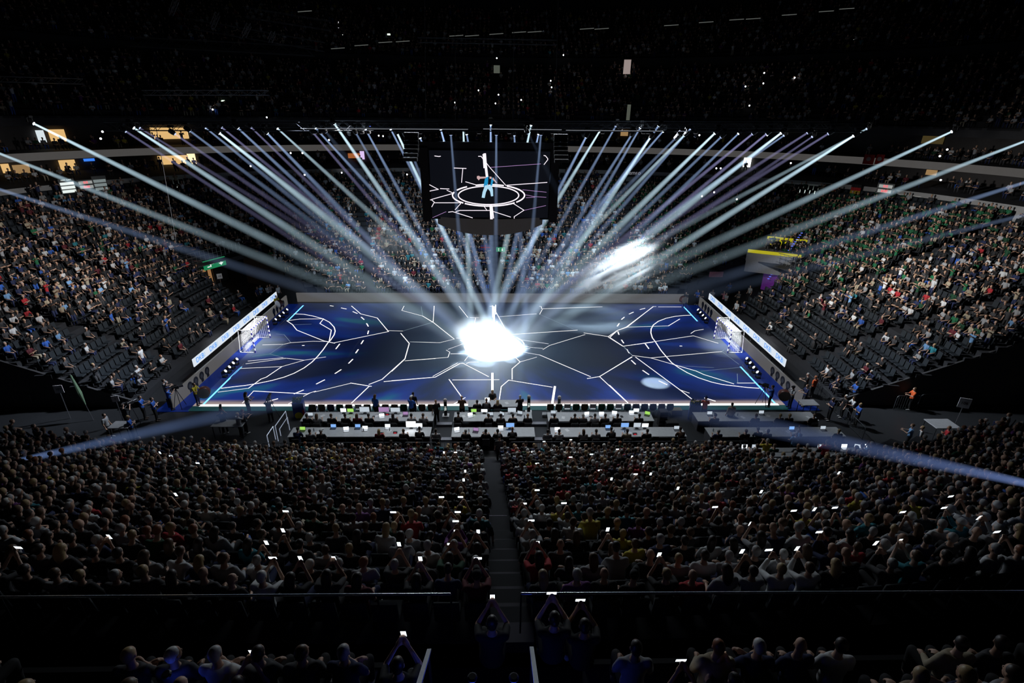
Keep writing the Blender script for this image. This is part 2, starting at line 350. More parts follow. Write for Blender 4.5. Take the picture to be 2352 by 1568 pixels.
# tunnels
def tunnel_wall(mb, P0, P1, th_=.15):
    P0, P1 = Vector((*P0, 0)), Vector((*P1, 0)); k = 16; d = (P1-P0).normalized(); n_ = Vector((-d.y, d.x, 0))*th_/2; v = []
    for i in range(k+1):
        p = P0.lerp(P1, i/k); z = .35+9.5*max(0, tof(p.x, p.y)); v += [p-n_, p+n_, p+n_+Vector((0, 0, z)), p-n_+Vector((0, 0, z))]
    f = [(0, 3, 2, 1), (4*k, 4*k+1, 4*k+2, 4*k+3)]
    for i in range(k):
        for j in range(4): f.append((4*i+j, 4*i+(j+1) % 4, 4*i+4+(j+1) % 4, 4*i+4+j))
    mb.add(v, f)
TW = mat('tunnel_wall', (.05, .05, .055), .7)
for q, (cx, cy) in enumerate(CORN):
    l = math.hypot(cx, cy); ux, uy = cx/l, cy/l; nm = ['north-east', 'north-west', 'south-west', 'south-east'][q]
    if q < 2:
        r0, r1 = 24.0, 36.5
        for _ in range(30):
            if tof(ux*r0, uy*r0) < .01: r0 += .15
            if tof(ux*r1, uy*r1) > .36: r1 -= .15
        tn = thing('entrance_tunnel', f'dark entrance tunnel cut into the {nm} corner of the stand', 'tunnel')
        for s_ in (-1, 1):
            o_ = (-uy*3.4*s_, ux*3.4*s_); tunnel_wall(w1 := MB(), (ux*r0+o_[0], uy*r0+o_[1]), (ux*r1+o_[0], uy*r1+o_[1])); w1.obj('side_wall', TW, tn)
        R3 = Matrix.Rotation(math.atan2(uy, ux), 3, 'Z'); Q = lambda x, y, z: R3@Vector((r1+x, y, z))
        MB().box(Q(0, 0, 3.35), (.3, 6.8, .9), R=R3).obj('lintel', TW, tn)
        rl = MB()
        for z in (4.0, 4.45, 4.95): rl.tube([Q(-2.6, -3.4, z), Q(-.4, -3.4, z), Q(-.4, 3.4, z), Q(-2.6, 3.4, z)], .03, 6)
        for k in range(15): rl.tube([Q(-.4, -3.4+k*.485, 3.8), Q(-.4, -3.4+k*.485, 4.95)], .02, 5)
        rl.obj('railing', STEEL, tn); MB().box(Q(-.9, 0, 3.7), (1.2, 6.8, .12), R=R3).obj('deck', TW, tn)
        MB().box(Q(3.2, 0, 1.5), (.1, 6.6, 3.), R=R3).obj('inner_wall', TW, tn)
        if q == 1:
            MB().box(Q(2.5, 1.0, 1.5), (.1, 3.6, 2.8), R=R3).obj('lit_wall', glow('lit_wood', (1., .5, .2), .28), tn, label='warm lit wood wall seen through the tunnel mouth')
            for k in range(5): MB().box(Q(1.8, -.6+k*.75, 1.5), (.12, .1, 2.9), R=R3).obj('post', BLACK, tn)
            sg = MB().box(Q(-.5, .6, 3.35), (.12, 2.6, .95), R=R3).obj('exit_sign', glow('exit_green', (.02, .35, .14), .55), tn, label='green lit exit sign')
            a = MB(); X_ = -.58
            for c_, d_ in (((0, -.1, .15), (.03, .12, .4)), ((0, 1.15, .2), (.03, .2, .2)), ((0, 1.15, -.05), (.03, .12, .4)), ((0, 1.4, -.2), (.03, .3, .1)), ((0, .9, .05), (.03, .3, .08))): a.box(Q(X_+c_[0], c_[1], 3.35+c_[2]), d_, R=R3)
            a.add([Q(X_, -.4, 3.3), Q(X_, .2, 3.3), Q(X_, -.1, 3.0)], [(0, 1, 2)]); a.obj('pictogram', glow('sign_white', (.8, .9, .85), .9), sg)
    else:
        sx = math.copysign(1, cx); tn = thing('entrance_gap', f'wide dark floor-level entrance gap at the {nm} corner of the bowl', 'entrance')
        for yy in (YS0+.1, YS1-.1):
            x0 = 20.
            while tof(x0, yy) < .01 and x0 < 30: x0 += .2
            w1 = MB(); tunnel_wall(w1, (sx*x0, yy if yy > -12 else ys1(x0)+.1), (sx*XS1, yy if yy > -12 else ys1(XS1)+.1)); w1.obj('side_wall', TW, tn)
        MB().box((sx*XS1, (YS0+ys1(XS1))/2, 3.4), (.2, YS0-ys1(XS1), 6.8)).obj('end_wall', TW, tn)
# lit stair aisle of the south stand
sa = thing('stair_aisle', 'central stair aisle with thin pale lit step edges in the south stand', 'stairs')
g = MB(); ed = MB()
for i in range(NR):
    y0 = -16.6-18.1*i/NR; d = 18.1/NR; z = zrow(i); zp = zrow(i-1) if i else 0
    for h_ in (0, 1):
        yy = y0-d*h_*.5; zz = z-(.2 if h_ == 0 else 0); hw = stairw(yy)+.12; xc_ = stairx(yy)
        g.box((xc_, yy-d*.25, zz-.12), (hw*2, d*.5+.02, .28))
        if i < 15: MB().box((xc_, yy-.0, zz+.025), (hw*1.5, .03, .02)).obj('edge_light', glow('edge_glow', (.62, .58, .85), .2), sa)
g.obj('steps', mat('stair_concrete', (.05, .045, .07), .7), sa)
# suites, fascia, upper tier ------------------------------------------------
def ring(name, a0, bf0, bn0, z0, a1, bf1, bn1, z1, m, e=2/2.2, y_max_south=None, n=220, arc=None):
    g = MB(); T = np.linspace(-PI/2, 1.5*PI, n+1)
    def P(a, bf, bn, th, z):
        c, s = math.cos(th), math.sin(th); return (a*math.copysign(abs(c)**e, c), (bf if s > 0 else bn)*math.copysign(abs(s)**e, s), z)
    for k in range(n):
        if arc and not arc(T[k]): continue
        g.quad(P(a0, bf0, bn0, T[k], z0), P(a0, bf0, bn0, T[k+1], z0), P(a1, bf1, bn1, T[k+1], z1), P(a1, bf1, bn1, T[k], z1))
    return g.obj(name, m)
NOSO = lambda t: not (-PI/2-.9 < t < -PI/2+.9 or 1.5*PI-.9 < t)   # the south side behind the camera is left open
up = lambda t: math.sin(t) > -.75
struct(tag(ring('wall_bowl_rim', 48.7, 36.2, 34.9, 9.9, 48.7, 36.2, 34.9, 11.3, CONC, arc=up), 'grey concrete wall along the top row of the lower bowl', 'wall'))
struct(ring('floor_suite_terrace', 48.7, 36.2, 34.9, 11.3, 56, 44, 42, 11.9, STAND, arc=up))
struct(ring('wall_lower_suites', 56, 44, 42, 11.9, 56, 44, 42, 14.2, mat('suite_wall', (.05, .045, .045), .7), arc=up))
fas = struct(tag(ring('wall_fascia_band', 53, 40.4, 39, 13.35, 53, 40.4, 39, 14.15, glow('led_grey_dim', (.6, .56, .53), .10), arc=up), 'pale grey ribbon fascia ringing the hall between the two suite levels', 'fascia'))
struct(ring('floor_upper_suites', 53, 40.4, 39, 14.15, 58, 46, 43, 14.3, STAND, arc=up))
struct(ring('ceiling_lower_suites', 53, 40.4, 39, 13.35, 58, 46, 43, 13.6, STAND, arc=up))
struct(ring('wall_upper_suites', 57, 45, 43, 14.2, 57, 45, 43, 17.1, mat('suite_wall'), arc=up))
struct(ring('wall_upper_fascia', 54, 41.4, 40, 16.75, 54, 41.4, 40, 17.7, mat('upper_fascia', (.045, .045, .05), .8), arc=up))
struct(ring('ceiling_upper_suites', 54, 41.4, 40, 16.75, 58, 46, 43, 17.1, STAND, arc=up))
UR = 26
g = MB(); T = np.linspace(-PI/2, 1.5*PI, 161)
def upt(t, a): c, s = math.cos(a), math.sin(a); e = 2/2.2; return ((54+24*t)*math.copysign(abs(c)**e, c), ((41.4+25*t) if s > 0 else (40+20*t))*math.copysign(abs(s)**e, s))
def zup(i): return 17.7+i*.6+(1.2 if i > 12 else 0)
for i in range(UR):
    z = zup(i); zp = zup(i-1) if i else 17.5
    for k in range(160):
        if not up(T[k]): continue
        A, B = upt(i/UR, T[k]), upt(i/UR, T[k+1]); C, E_ = upt((i+1)/UR, T[k+1]), upt((i+1)/UR, T[k])
        g.quad((*A, zp), (*B, zp), (*B, z), (*A, z)); g.quad((*A, z), (*B, z), (*C, z), (*E_, z))
struct(tag(g.obj('upper_stand', mat('upper_concrete', (.02, .02, .022), .95)), 'unlit steep upper tier above the suites', 'stand'))
struct(ring('wall_hall', 78, 66.5, 62, 30, 78, 66.5, 62, 44, mat('hall_wall', (.01, .01, .011), .95), arc=up))
struct(MB().box((0, 4, 44.3), (170, 140, .5)).obj('ceiling', mat('hall_ceiling', (.012, .012, .014), .95)))

# lit suite windows, doors, scoreboards on the rim
def ringhit(px, py, a, b):
    r = ray(px, py); lo, hi = 15., 140.
    for _ in range(40):
        m = (lo+hi)/2; P = CAM+r*m
        if (abs(P[0])/a)**2.2+(abs(P[1])/b)**2.2 > 1: hi = m
        else: lo = m
    return Vector(CAM+r*lo)
RG = {'rim': (48.4, 35.9), 'low': (55.7, 43.7), 'up': (56.7, 44.7), 'rimw': (48.66, 36.16), 'band': (52.6, 40.0), 'tier': (62, 50)}
def wall_box(name, label, cat, px0, py0, px1, py1, rg, m, dep=.12):
    """a flat box fixed to one of the ring walls"""
    a, b = ringhit(px0, py1, *RG[rg]), ringhit(px1, py1, *RG[rg]); r0, r1 = ray((px0+px1)/2, py0), ray((px0+px1)/2, py1); mid = a.lerp(b, .5)
    D_ = math.hypot(mid.x-CAM[0], mid.y-CAM[1]); zt = CAM[2]+r0[2]/math.hypot(r0[0], r0[1])*D_; zb = CAM[2]+r1[2]/math.hypot(r1[0], r1[1])*D_
    d = b-a; o = MB().box((0, 0, 0), (math.hypot(d.x, d.y), dep, abs(zt-zb))).obj(name, m, None, (mid.x, mid.y, (zt+zb)/2)); o.rotation_euler.z = math.atan2(d.y, d.x)
    return tag(o, label, cat)
WARM = glow('warm_room', (1., .62, .24), .75); WARM2 = glow('warm_room_dim', (1., .6, .25), .3); COOL = glow('cool_room', (.85, .95, 1), .8)
SU = [('suite_window', 'amber lit upper suite window with two silhouettes in front', 350, 291, 434, 319, 'up', WARM), ('suite_window', 'amber lit lower suite window under the ribbon fascia', 366, 357, 436, 377, 'low', WARM),
      ('suite_window', 'bright striped window pane beside the upper amber suite', 424, 293, 434, 317, 'up', glow('warm_bright', (1., .75, .4), 1.5)), ('suite_window', 'bright gridded pane beside the lower amber suite', 434, 353, 452, 376, 'low', glow('warm_bright')),
      ('suite_door', 'warm lit upper suite doorway beside the drinks fridge', 118, 297, 155, 325, 'up', WARM), ('drinks_fridge', 'white lit drinks fridge in the upper suite', 90, 299, 108, 327, 'up', COOL),
      ('suite_door', 'peach lit lower suite doorway with a person standing in it', 141, 367, 178, 391, 'low', WARM), ('suite_door', 'amber lit lower suite doorway, westernmost', 8, 376, 26, 397, 'low', WARM),
      ('suite_door', 'dim amber lower suite opening next to the westernmost doorway', 34, 378, 72, 398, 'low', WARM2), ('display_screen', 'small blue screen hanging in the lower suites', 193, 364, 218, 370, 'low', glow('blue_screen', (.05, .25, 1), .9)),
      ('neon_sign', 'thin orange lit bar counter sign under the fascia', 800, 352, 828, 363, 'low', glow('orange_dim', (1, .3, .08), .35)), ('display_screen', 'tall violet lit advertising screen in the suites', 828, 347, 838, 367, 'low', glow('violet', (.8, .6, 1), .9)),
      ('suite_door', 'dim ochre upper suite opening over the fascia, east part', 1425, 299, 1442, 312, 'up', WARM2), ('suite_door', 'dim yellow upper suite wall beside the truss end', 2115, 312, 2165, 330, 'up', glow('ochre_dim', (1., .7, .2), .05)),
      ('suite_door', 'small orange lit suite opening east of the flags', 2125, 390, 2150, 402, 'low', WARM2), ('tunnel_door', 'pink lit doorway high in the north stand', 1338, 412, 1355, 424, 'rim', glow('pinkish', (1, .5, .35), .9))]
for nm, lb, x0, y0, x1, y1, yy, m in SU: wall_box(nm, lb, nm.split('_')[-1], x0, y0, x1, y1, yy, m)
d_ = wall_box('rim_doorway', 'white lit doorway in the rim wall above the green crowd', 'doorway', 1830, 436, 1878, 452, 'rim', glow('door_light', (.8, .95, .88), .8))
d_ = wall_box('rim_doorway', 'pale lit doorway in the rim wall above the west crowd', 'doorway', 383, 428, 430, 436, 'rim', glow('door_light'))
wall_box('rim_wall_panel', 'light concrete wall section behind the white doorway', 'wall', 1778, 420, 1890, 448, 'rimw', mat('concrete_light', (.75, .75, .73), .8), .04)
wall_box('rim_wall_panel', 'light concrete wall section beside the east digital board', 'wall', 2052, 447, 2108, 478, 'rimw', mat('concrete_light'), .04)
wall_box('rim_wall_panel', 'light concrete wall section under the west display boards', 'wall', 143, 440, 250, 464, 'rimw', mat('concrete_light'), .04)
# boards with red digits
def digits(body, parent, loc, size): 
    o = put('lettering', textmesh(body, size, glow('digit_red', (1., .03, .06), 1.6)), parent, loc); o.rotation_euler = (PI/2, 0, 0)
def board(label, a, b, c, kind):
    o_ = wall_box('display_board', label, 'scoreboard', a[0], a[1], b[0], b[1], 'rim', WARM); wd, h = o_.dimensions.x, o_.dimensions.z; wd, h = [max(v.co[i] for v in o_.data.vertices)*2 for i in (0, 2)]; P, rz = o_.location.copy(), o_.rotation_euler.z; D.objects.remove(o_)
    P -= Vector((P.x, P.y, 0)).normalized()*.5; P.z += .45; t = thing('display_board', label, 'scoreboard', P, rz)
    MB().box((0, .1, 0), (wd, .2, h)).obj('housing', mat('board_housing', (.12, .13, .13), .5), t)
    s = MB()
    if kind == 'lines':
        for k in range(3): s.box((0, -.02, h*(.18-k*.26)), (wd*.86, .04, h*.19))
        s.obj('screen', glow('board_white', (.82, .9, .87), 1.), t)
        o = put('lettering', textmesh('HEIM  GAST', h*.12, glow('sign_white')), t, (0, -.02, h*.42)); o.rotation_euler = (PI/2, 0, 0)
    elif kind == 'dim':
        for k in range(3): s.box((0, -.02, h*(.18-k*.26)), (wd*.86, .04, h*.19))
        s.obj('screen', glow('board_dim', (.5, .6, .6), .35), t)
    else:
        for k in range(2): s.box((0, -.02, h*(.22-k*.46)), (wd*.8, .04, h*.3))
        s.obj('screen', glow('board_grey', (.5, .52, .5), .6), t)
        digits('0:0', t, (0, -.05, h*.22), h*.34); digits('0:00', t, (0, -.05, -h*.24), h*.34)
board('display board with three white lit text rows, westernmost of three', (138, 420), (175, 454), 18.0, 'lines')
board('display board with red digits between two line boards', (177, 422), (216, 444), 18.4, 'digits')
board('display board with dim grey rows beside the red digits', (215, 413), (248, 448), 18.4, 'dim')
board('small display board with red digits on the east rim wall', (2014, 430), (2053, 454), 15.0, 'digits')
# ------------------------------------------------------------------ spectators and seats
PAL = {'mix': ['black']*24+['dark grey']*9+['navy']*6+['white']*5+['light grey']*4+['blue', 'green', 'dark green', 'red', 'teal', 'beige', 'beige', 'maroon', 'pale blue'],
       'green': ['dark green']*7+['green']*5+['black']*5+['white']*2+['light grey', 'dark grey', 'black', 'dark green', 'dark green', 'dark green'],
       'near': ['black']*24+['dark grey']*12+['navy']*6+['light grey']*8+['white']*5+['dark green']*3+['teal', 'red', 'maroon', 'beige', 'yellow', 'purple'],
       'pale': ['white']*6+['light grey']*5+['beige']*3+['black']*14+['dark grey']*6+['green']*2+['dark green']*2+['pale blue', 'navy', 'navy', 'red']}
HL = ['dark']*6+['brown']*5+['fair']*3+['grey']*4+['white']*2+['bald', 'ginger']
seats = []; spec = []     # spec: x y z yaw row
for i in range(NR):
    c = curve(lambda a: spt((i+.55)/NR, a), .54); t = i/NR
    cs = c[c[:, 1] < -12]; cs = cs[np.argsort(cs[:, 0])]; y_ = float(np.interp(0, cs[:, 0], cs[:, 1])); grid = []
    for sd in (-1, 1):
        for k in range(21):
            x = stairx(y_)+sd*(stairw(y_)+.3+k*.54); grid.append([x]+[float(np.interp(x, cs[:, 0], cs[:, j])) for j in (1, 2, 3)])
    xm = min(g_[0] for g_ in grid), max(g_[0] for g_ in grid)
    c = np.array([r for r in c.tolist() if not (r[1] < -12 and xm[0]-.4 < r[0] < xm[1]+.4)]+grid)
    for x, y, nx, ny in c:
        if tunnel(x, y, t, .1) or (y > -12 and aisle(x, y)): continue
        if y < -12 and x > 13.6 and x < 27.5 and i < 6: continue          # press desks stand here
        z = zrow(i)
        X, Y, s = topx((x, y, z+1))
        if Y < 380 or s < 0 or X < -60 or X > 2420 or Y > 1640: continue
        seats.append((x, y, z, math.atan2(-ny, -nx)-PI/2, i, X, Y, s))
seats = np.array(seats)
near = seats[:, 1] < -12
occ = np.where(near, .93, .86); side = (np.abs(seats[:, 0]) > 22) & ~near
occ = np.where(side & (seats[:, 4] < 9), .6, occ); occ = np.where(side & (seats[:, 4] < 5), .22, occ); occ = np.where((seats[:, 1] > 11) & (seats[:, 4] > 19), .8, occ)
occ = np.where((seats[:, 1] > 11) & (np.abs(seats[:, 0]) > 19) & (np.abs(seats[:, 0]) < 27) & (seats[:, 4] < 3), .1, occ)
occ = np.where((seats[:, 4] > 21) & ~near, .45, occ)
isocc = rng.random(len(seats)) < occ
# balcony rows behind the lower tier, south side, under the camera
balc = []
for r_, (yy, zz) in enumerate(((-36.38, 10.9), (-37.25, 11.6))):
    for k in range(-24, 25):
        x = k*.56+.2*(r_ % 2)
        if abs(x+.1) < 1.5: continue
        balc.append((x, yy, zz, random.uniform(-.1, .1), 100+r_, *topx((x, yy, zz+1))))
balc = np.array(balc); bocc = rng.random(len(balc)) < .5
PH = [(1248, 1017), (1313, 1016), (1019, 1045), (1047, 1045), (1228, 1039), (1239, 1066), (1312, 1054), (1359, 1046), (1416, 1042), (1451, 1048), (1483, 1075), (1067, 1088), (1383, 1090), (1470, 1094), (1493, 1089), (1080, 1111), (1404, 1110),
      (1061, 1148), (1005, 1151), (1234, 1131), (1176, 1169), (1302, 1174), (1030, 1194), (1060, 1214), (1022, 1217), (1210, 1217), (1407, 1217), (1017, 1246), (1062, 1247), (936, 1259), (933, 1292), (1161, 1298), (1491, 1281), (1215, 1258),
      (252, 1238), (414, 1147), (393, 1053), (458, 1062), (353, 1040), (39, 1262), (596, 1259), (1926, 1100), (1761, 1140), (1862, 1176), (1929, 1188), (1821, 1182), (1866, 1230), (1721, 1226), (2010, 1266), (2022, 1314), (1771, 1325),
      (2181, 1174), (2200, 1148), (2098, 1184), (2250, 1187), (618, 1316), (716, 1335), (1692, 1331), (1772, 1324), (2333, 1294), (651, 1190), (667, 1250), (890, 1195), (773, 1300), (1560, 1130), (1640, 1180)]
BPH = [(580, 1497), (927, 1454), (1564, 1515), (1657, 1491), (1333, 1377), (1267, 1361), (1131, 1370)]
allp = [(list(s), 'low') for s, o in zip(seats, isocc) if o and s[4] < 90]
vis = [(p, k) for p, k in allp if -20 < p[5] < 2372 and p[6] < 1590]
nearl = [p for p, k in vis if p[1] < -12]
# phones: who holds each one
hold = {}; arr = np.array([topx((p[0], p[1]+.36, p[2]+1.14)) for p in nearl])
for j, (px, py) in enumerate(PH):
    d = (arr[:, 0]-px)**2+(arr[:, 1]-py)**2
    for k in np.argsort(d):
        if k not in hold: hold[int(k)] = (px, py); break
key = lambda p: -p[7]
order = sorted(range(len(nearl)), key=lambda k: key(nearl[k]))
IND = 124
ind = order[:IND]; rest = [nearl[k] for k in order[IND:]]
def zone(p):
    x, y, i = p[0], p[1], p[4]
    if y < -12: return 'near'
    if i >= 50: return 'near'
    if x > 15 and y > 4.5 and i > 3: return 'green'
    if x > 24 and y <= 8 and i > 8: return 'pale'
    return 'mix'
def lower(s): return s
used = set()
def uniq(lb):
    if len(lb.split()) > 16 or len(lb.split()) < 4: print('LABEL', len(lb.split()), lb)
    assert lb not in used, lb
    used.add(lb); return lb
# rows counted down from the rail, seats counted from the stair aisle
rows = {}
for k in ind: rows.setdefault(int(nearl[k][4]), []).append(k)
nph = 0
def phone(label, P, rz, lit=(.85, .95, 1), tall=True, e=3., tilt=.25):
    o = thing('phone', label, 'phone', P, rz, 'phones held up in the crowd'); o.rotation_euler = (tilt, 0, rz)
    if 'pc' not in PHM:
        PHM['pc'] = MB().rbox((0, 0, 0), (.078, .155, .009), .004).mesh('case', BLACK)
        PHM['ps'] = MB().box((0, 0, 0), (.07, .145, .002)).mesh('screen', glow('phone_screen', (.82, .93, 1), 2.6))
    a = put('case', PHM['pc'], o); a.rotation_euler = (PI/2, 0, 0); b = put('screen', PHM['ps'], o, (0, -.0065, 0)); b.rotation_euler = (PI/2, 0, 0)
    if not tall: a.rotation_euler = (PI/2, PI/2, 0); b.rotation_euler = (PI/2, PI/2, 0)
    return o
PHM = {}
PKIND = ['sit']*6+['sit_turn']*2+['sit_cross']*2+['sit_lean']
for i_ in sorted(rows):
    for sd in (-1, 1):
        L_ = sorted([k for k in rows[i_] if (nearl[k][0] > -.25) == (sd > 0)], key=lambda k: abs(nearl[k][0]))
        for n_, k in enumerate(L_):
            p = nearl[k]; ph = k in hold; kind = 'sit_phone' if ph else random.choice(PKIND)
            top = random.choice(PAL['near']); hr = random.choice(HL); st = 'long_hair' if hr in ('brown', 'fair', 'dark') and random.random() < .4 else ('cap' if random.random() < .06 else 'hair')
            hd = {'cap': 'cap-wearing', 'long_hair': f'{hr}-long-haired'}.get(st, f'{hr}-haired' if hr != 'bald' else 'bald')
            up_ = NR-1-i_
            wh = f'{ORD[up_]} row from top'
            lb = uniq(f"{hd} person, {top} top, {ORD[n_]} seat {'west' if sd < 0 else 'east'} of stairs, {wh}")
            jx = random.uniform(-.05, .05)
            rt = person(lb, kind, (p[0]+jx, p[1]+random.uniform(-.05, .05), p[2]), p[3]+random.uniform(-.16, .16), top, hr, random.choice(['navy', 'black', 'dark grey']), st, random.choice(['shirt', 'shirt', 'jacket']), 'spectators in the upper rows of the south stand', random.uniform(.94, 1.05))
            if ph:
                P = Vector((p[0]+jx, p[1], p[2]))+Matrix.Rotation(p[3], 3, 'Z')@Vector((0, .47, 1.2)); nph += 1
                phone(uniq(f"lit phone held up {ORD[n_]} seat {'west' if sd < 0 else 'east'} of the stairs, {wh}"), P, p[3], tall=random.random() < .45)
# phones further down: held by people of the crowd
lowph = [k for k in hold if k not in ind]
lowph.sort(key=lambda k: (nearl[k][4], nearl[k][0]))
cnt = {}
for k in lowph:
    p = nearl[k]; i_ = int(p[4]); cnt[i_] = cnt.get(i_, 0)+1
    P = Vector((p[0], p[1], p[2]))+Matrix.Rotation(p[3], 3, 'Z')@Vector((0, .47, 1.2))
    phone(uniq(f"small lit phone, {ORD[cnt[i_]-1]} from west in the {ORD[i_]} row above the desks"), P, p[3], tall=random.random() < .4)
# people on the balcony below the camera
bl = [(list(s)) for s, o in zip(balc, bocc) if o]
for sd in (-1, 1):
    for r_ in (0, 1):
        L_ = sorted([p for p in bl if (p[0] > 0) == (sd > 0) and p[4] == 100+r_ and abs(p[0]) < 8.5], key=lambda p: abs(p[0]))
        for n_, p in enumerate(L_):
            top = random.choice(['light grey', 'white', 'black', 'dark grey', 'light grey', 'navy', 'beige']); hr = random.choice(HL); st = 'long_hair' if hr in ('brown', 'fair') and random.random() < .5 else 'hair'
            lb = uniq(f"{hr+'-haired' if hr != 'bald' else 'bald'} person, {top} top, {ORD[n_]} {'west' if sd < 0 else 'east'} of blue stairwell, {'front' if r_ == 0 else 'rear'} balcony row")
            person(lb, random.choice(['sit', 'sit_turn', 'sit_cross']), (p[0], p[1], p[2]), p[3], top, hr, 'black', st, random.choice(['shirt', 'jacket']), 'spectators on the balcony', 1.)
for j, (px, py) in enumerate(BPH):
    P = ony(px, py, -36.3 if py > 1440 else -35.5)
    person(uniq(['dark-clothed person holding a lit phone low, west end of the balcony', 'dark-clothed person holding a glowing phone beside the west handrail', 'person holding a bright phone sideways on the east part of the balcony', 'person holding up a phone above the east balcony row',
                 'dark person on the walkway with a bright sideways phone', 'dark person reaching a phone over the walkway rail', 'dark person with a phone at the top of the south stairs'][j]), 'sit_phone', P-Vector((0, .47, 1.2)), 0, 'black', 'dark', 'black', 'hair', 'shirt', 'spectators holding phones near the walkway', 1.)
    phone(uniq(['lit phone at the west end of the balcony', 'glowing phone beside the west handrail', 'bright sideways phone on the east part of the balcony', 'lit phone held above the east balcony row', 'bright sideways phone over the walkway', 'lit phone over the walkway rail', 'lit phone at the top of the south stairs'][j]), P, 0, tall=j in (0, 1, 3, 6))
# ---- everyone else: one mesh of several thousand figures
def lowtemplate(kind, ratio):
    J = joints(kind); R = headframe(J); h = J['hd']; parts = []
    b = MB(); b.ell(h, (.085, .1, .125), 7, 5); b.limb(J['nk'], h-Vector((0, 0, .05)), .06, .05, 5)
    for k in 'lr': b.tube([J['el'+k], J['wr'+k], J['wr'+k]+(J['wr'+k]-J['el'+k]).normalized()*.13], [.045, .035, .03], 5)
    parts.append((0, b))
    b = MB(); P = [(J['pel']-Vector((0, 0, .07)), .15, .11), (J['waist'], .155, .11), (J['ch'], .19, .125), (J['ch'].lerp(J['nk'], .8), .12, .08)]; n = 8; v = []; f = []
    for c, a, d in P: v += [c+Vector((a*math.cos(2*PI*k/n), d*math.sin(2*PI*k/n), 0)) for k in range(n)]
    for i in range(3): f += [(i*n+k, i*n+(k+1) % n, (i+1)*n+(k+1) % n, (i+1)*n+k) for k in range(n)]
    f += [tuple(range(24, 32))]; b.add(v, f)
    for k in 'lr': b.tube([J['ch'].lerp(J['sh'+k], .6), J['sh'+k], J['sh'+k].lerp(J['el'+k], .85)], [.07, .075, .055], 5)
    parts.append((1, b))
    b = MB()
    for k in 'lr': b.tube([J['hip'+k], J['kn'+k], J['an'+k]], [.095, .075, .05], 5)
    parts.append((2, b))
    b = MB(); b.ell(h+R@Vector((0, -.025, .035)), (.092, .105, .105), 7, 4); parts.append((3, b))
    V = []; Fc = []; G = []
    for g_, b in parts:
        k = len(V); V += b.v; Fc += [tuple(i+k for i in q) for q in b.f]; G += [g_]*len(b.f)
    return np.array(V, np.float32), Fc, np.array(G)
TPL = [lowtemplate(k, .5) for k in ('sit', 'sit_cross', 'sit_turn', 'sit_lean', 'sit_phone', 'stand', 'stand_clap')]
crowd = [(p, None) for p in rest]+[(p, None) for p, k in vis if p[1] >= -12]
crowd = [(p, 4 if False else None) for p, _ in crowd]
ck = {id(nearl[k]) for k in lowph}
far = []
for lvl, (aa, bb, bn, zz) in enumerate([(50, 37.8, 36, 11.55), (51.2, 39, 37, 11.75), (53.6, 41, 40, 14.25), (54.6, 42, 41, 14.3)]):
    e = 2/2.2
    for x, y, nx, ny in curve(lambda a: (aa*math.copysign(abs(math.cos(a))**e, math.cos(a)), (bb if math.sin(a) > 0 else bn)*math.copysign(abs(math.sin(a))**e, math.sin(a))), .75):
        X, Y, s = topx((x, y, zz+1))
        if y > -20 and s > 0 and -30 < X < 2380 and rng.random() < .5: far.append(([x, y, zz, math.atan2(-ny, -nx)-PI/2, 50, X, Y, s], None))
for i in range(UR):
    for x, y, nx, ny in curve(lambda a: upt((i+.5)/UR, a), .72, 900):
        z = zup(i); X, Y, s = topx((x, y, z+1)); an = math.degrees(math.atan2(y, x)) % 9
        if y > -15 and s > 0 and -30 < X < 2380 and Y > -20 and an > .7 and i != 12 and rng.random() < .7: far.append(([x, y, z, math.atan2(-ny, -nx)-PI/2, 60, X, Y, s], None))
crowd += far
SKC = np.array(SK)
Vs = []; Ls = []; Ss = []; Cs = []; base = 0
TP = []
for V, Fc, G in TPL:
    loops = np.concatenate([np.array(q) for q in Fc]); TP.append((V, loops, np.array([len(q) for q in Fc]), G))
for p, _ in crowd:
    x, y, z, yaw, i = p[:5]; near_ = y < -12
    k = 4 if id(p) in ck else int(rng.choice([0, 0, 0, 1, 1, 2, 3, 6 if not near_ else 0]))
    if not near_ and rng.random() < .03: k = 5
    V, lo, sz, G = TP[k]; yaw += rng.normal(0, .15); c, s = math.cos(yaw), math.sin(yaw); sc = rng.uniform(.92, 1.06)
    jx, jy = rng.normal(0, .04, 2)
    W = np.empty_like(V); W[:, 0] = (V[:, 0]*c-V[:, 1]*s)*sc+x+jx; W[:, 1] = (V[:, 0]*s+V[:, 1]*c)*sc+y+jy; W[:, 2] = V[:, 2]*sc+z
    top = CC[PAL[zone(p)][rng.integers(len(PAL[zone(p)]))]]; hr = HC[HL[rng.integers(len(HL))]] or SKC[0]; sk = SKC[rng.integers(len(SKC))]
    tab = np.array([sk, top, CC[['black', 'navy', 'dark grey', 'blue', 'beige'][int(rng.choice(5, p=[.4, .3, .2, .05, .05]))]], hr], float)
    tab[1] *= rng.uniform(.7, 1.2)
    Vs.append(W); Ls.append(lo+base); Ss.append(sz); Cs.append(tab[G]); base += len(V)
Vs = np.concatenate(Vs); Ls = np.concatenate(Ls); Ss = np.concatenate(Ss); Cs = np.concatenate(Cs)
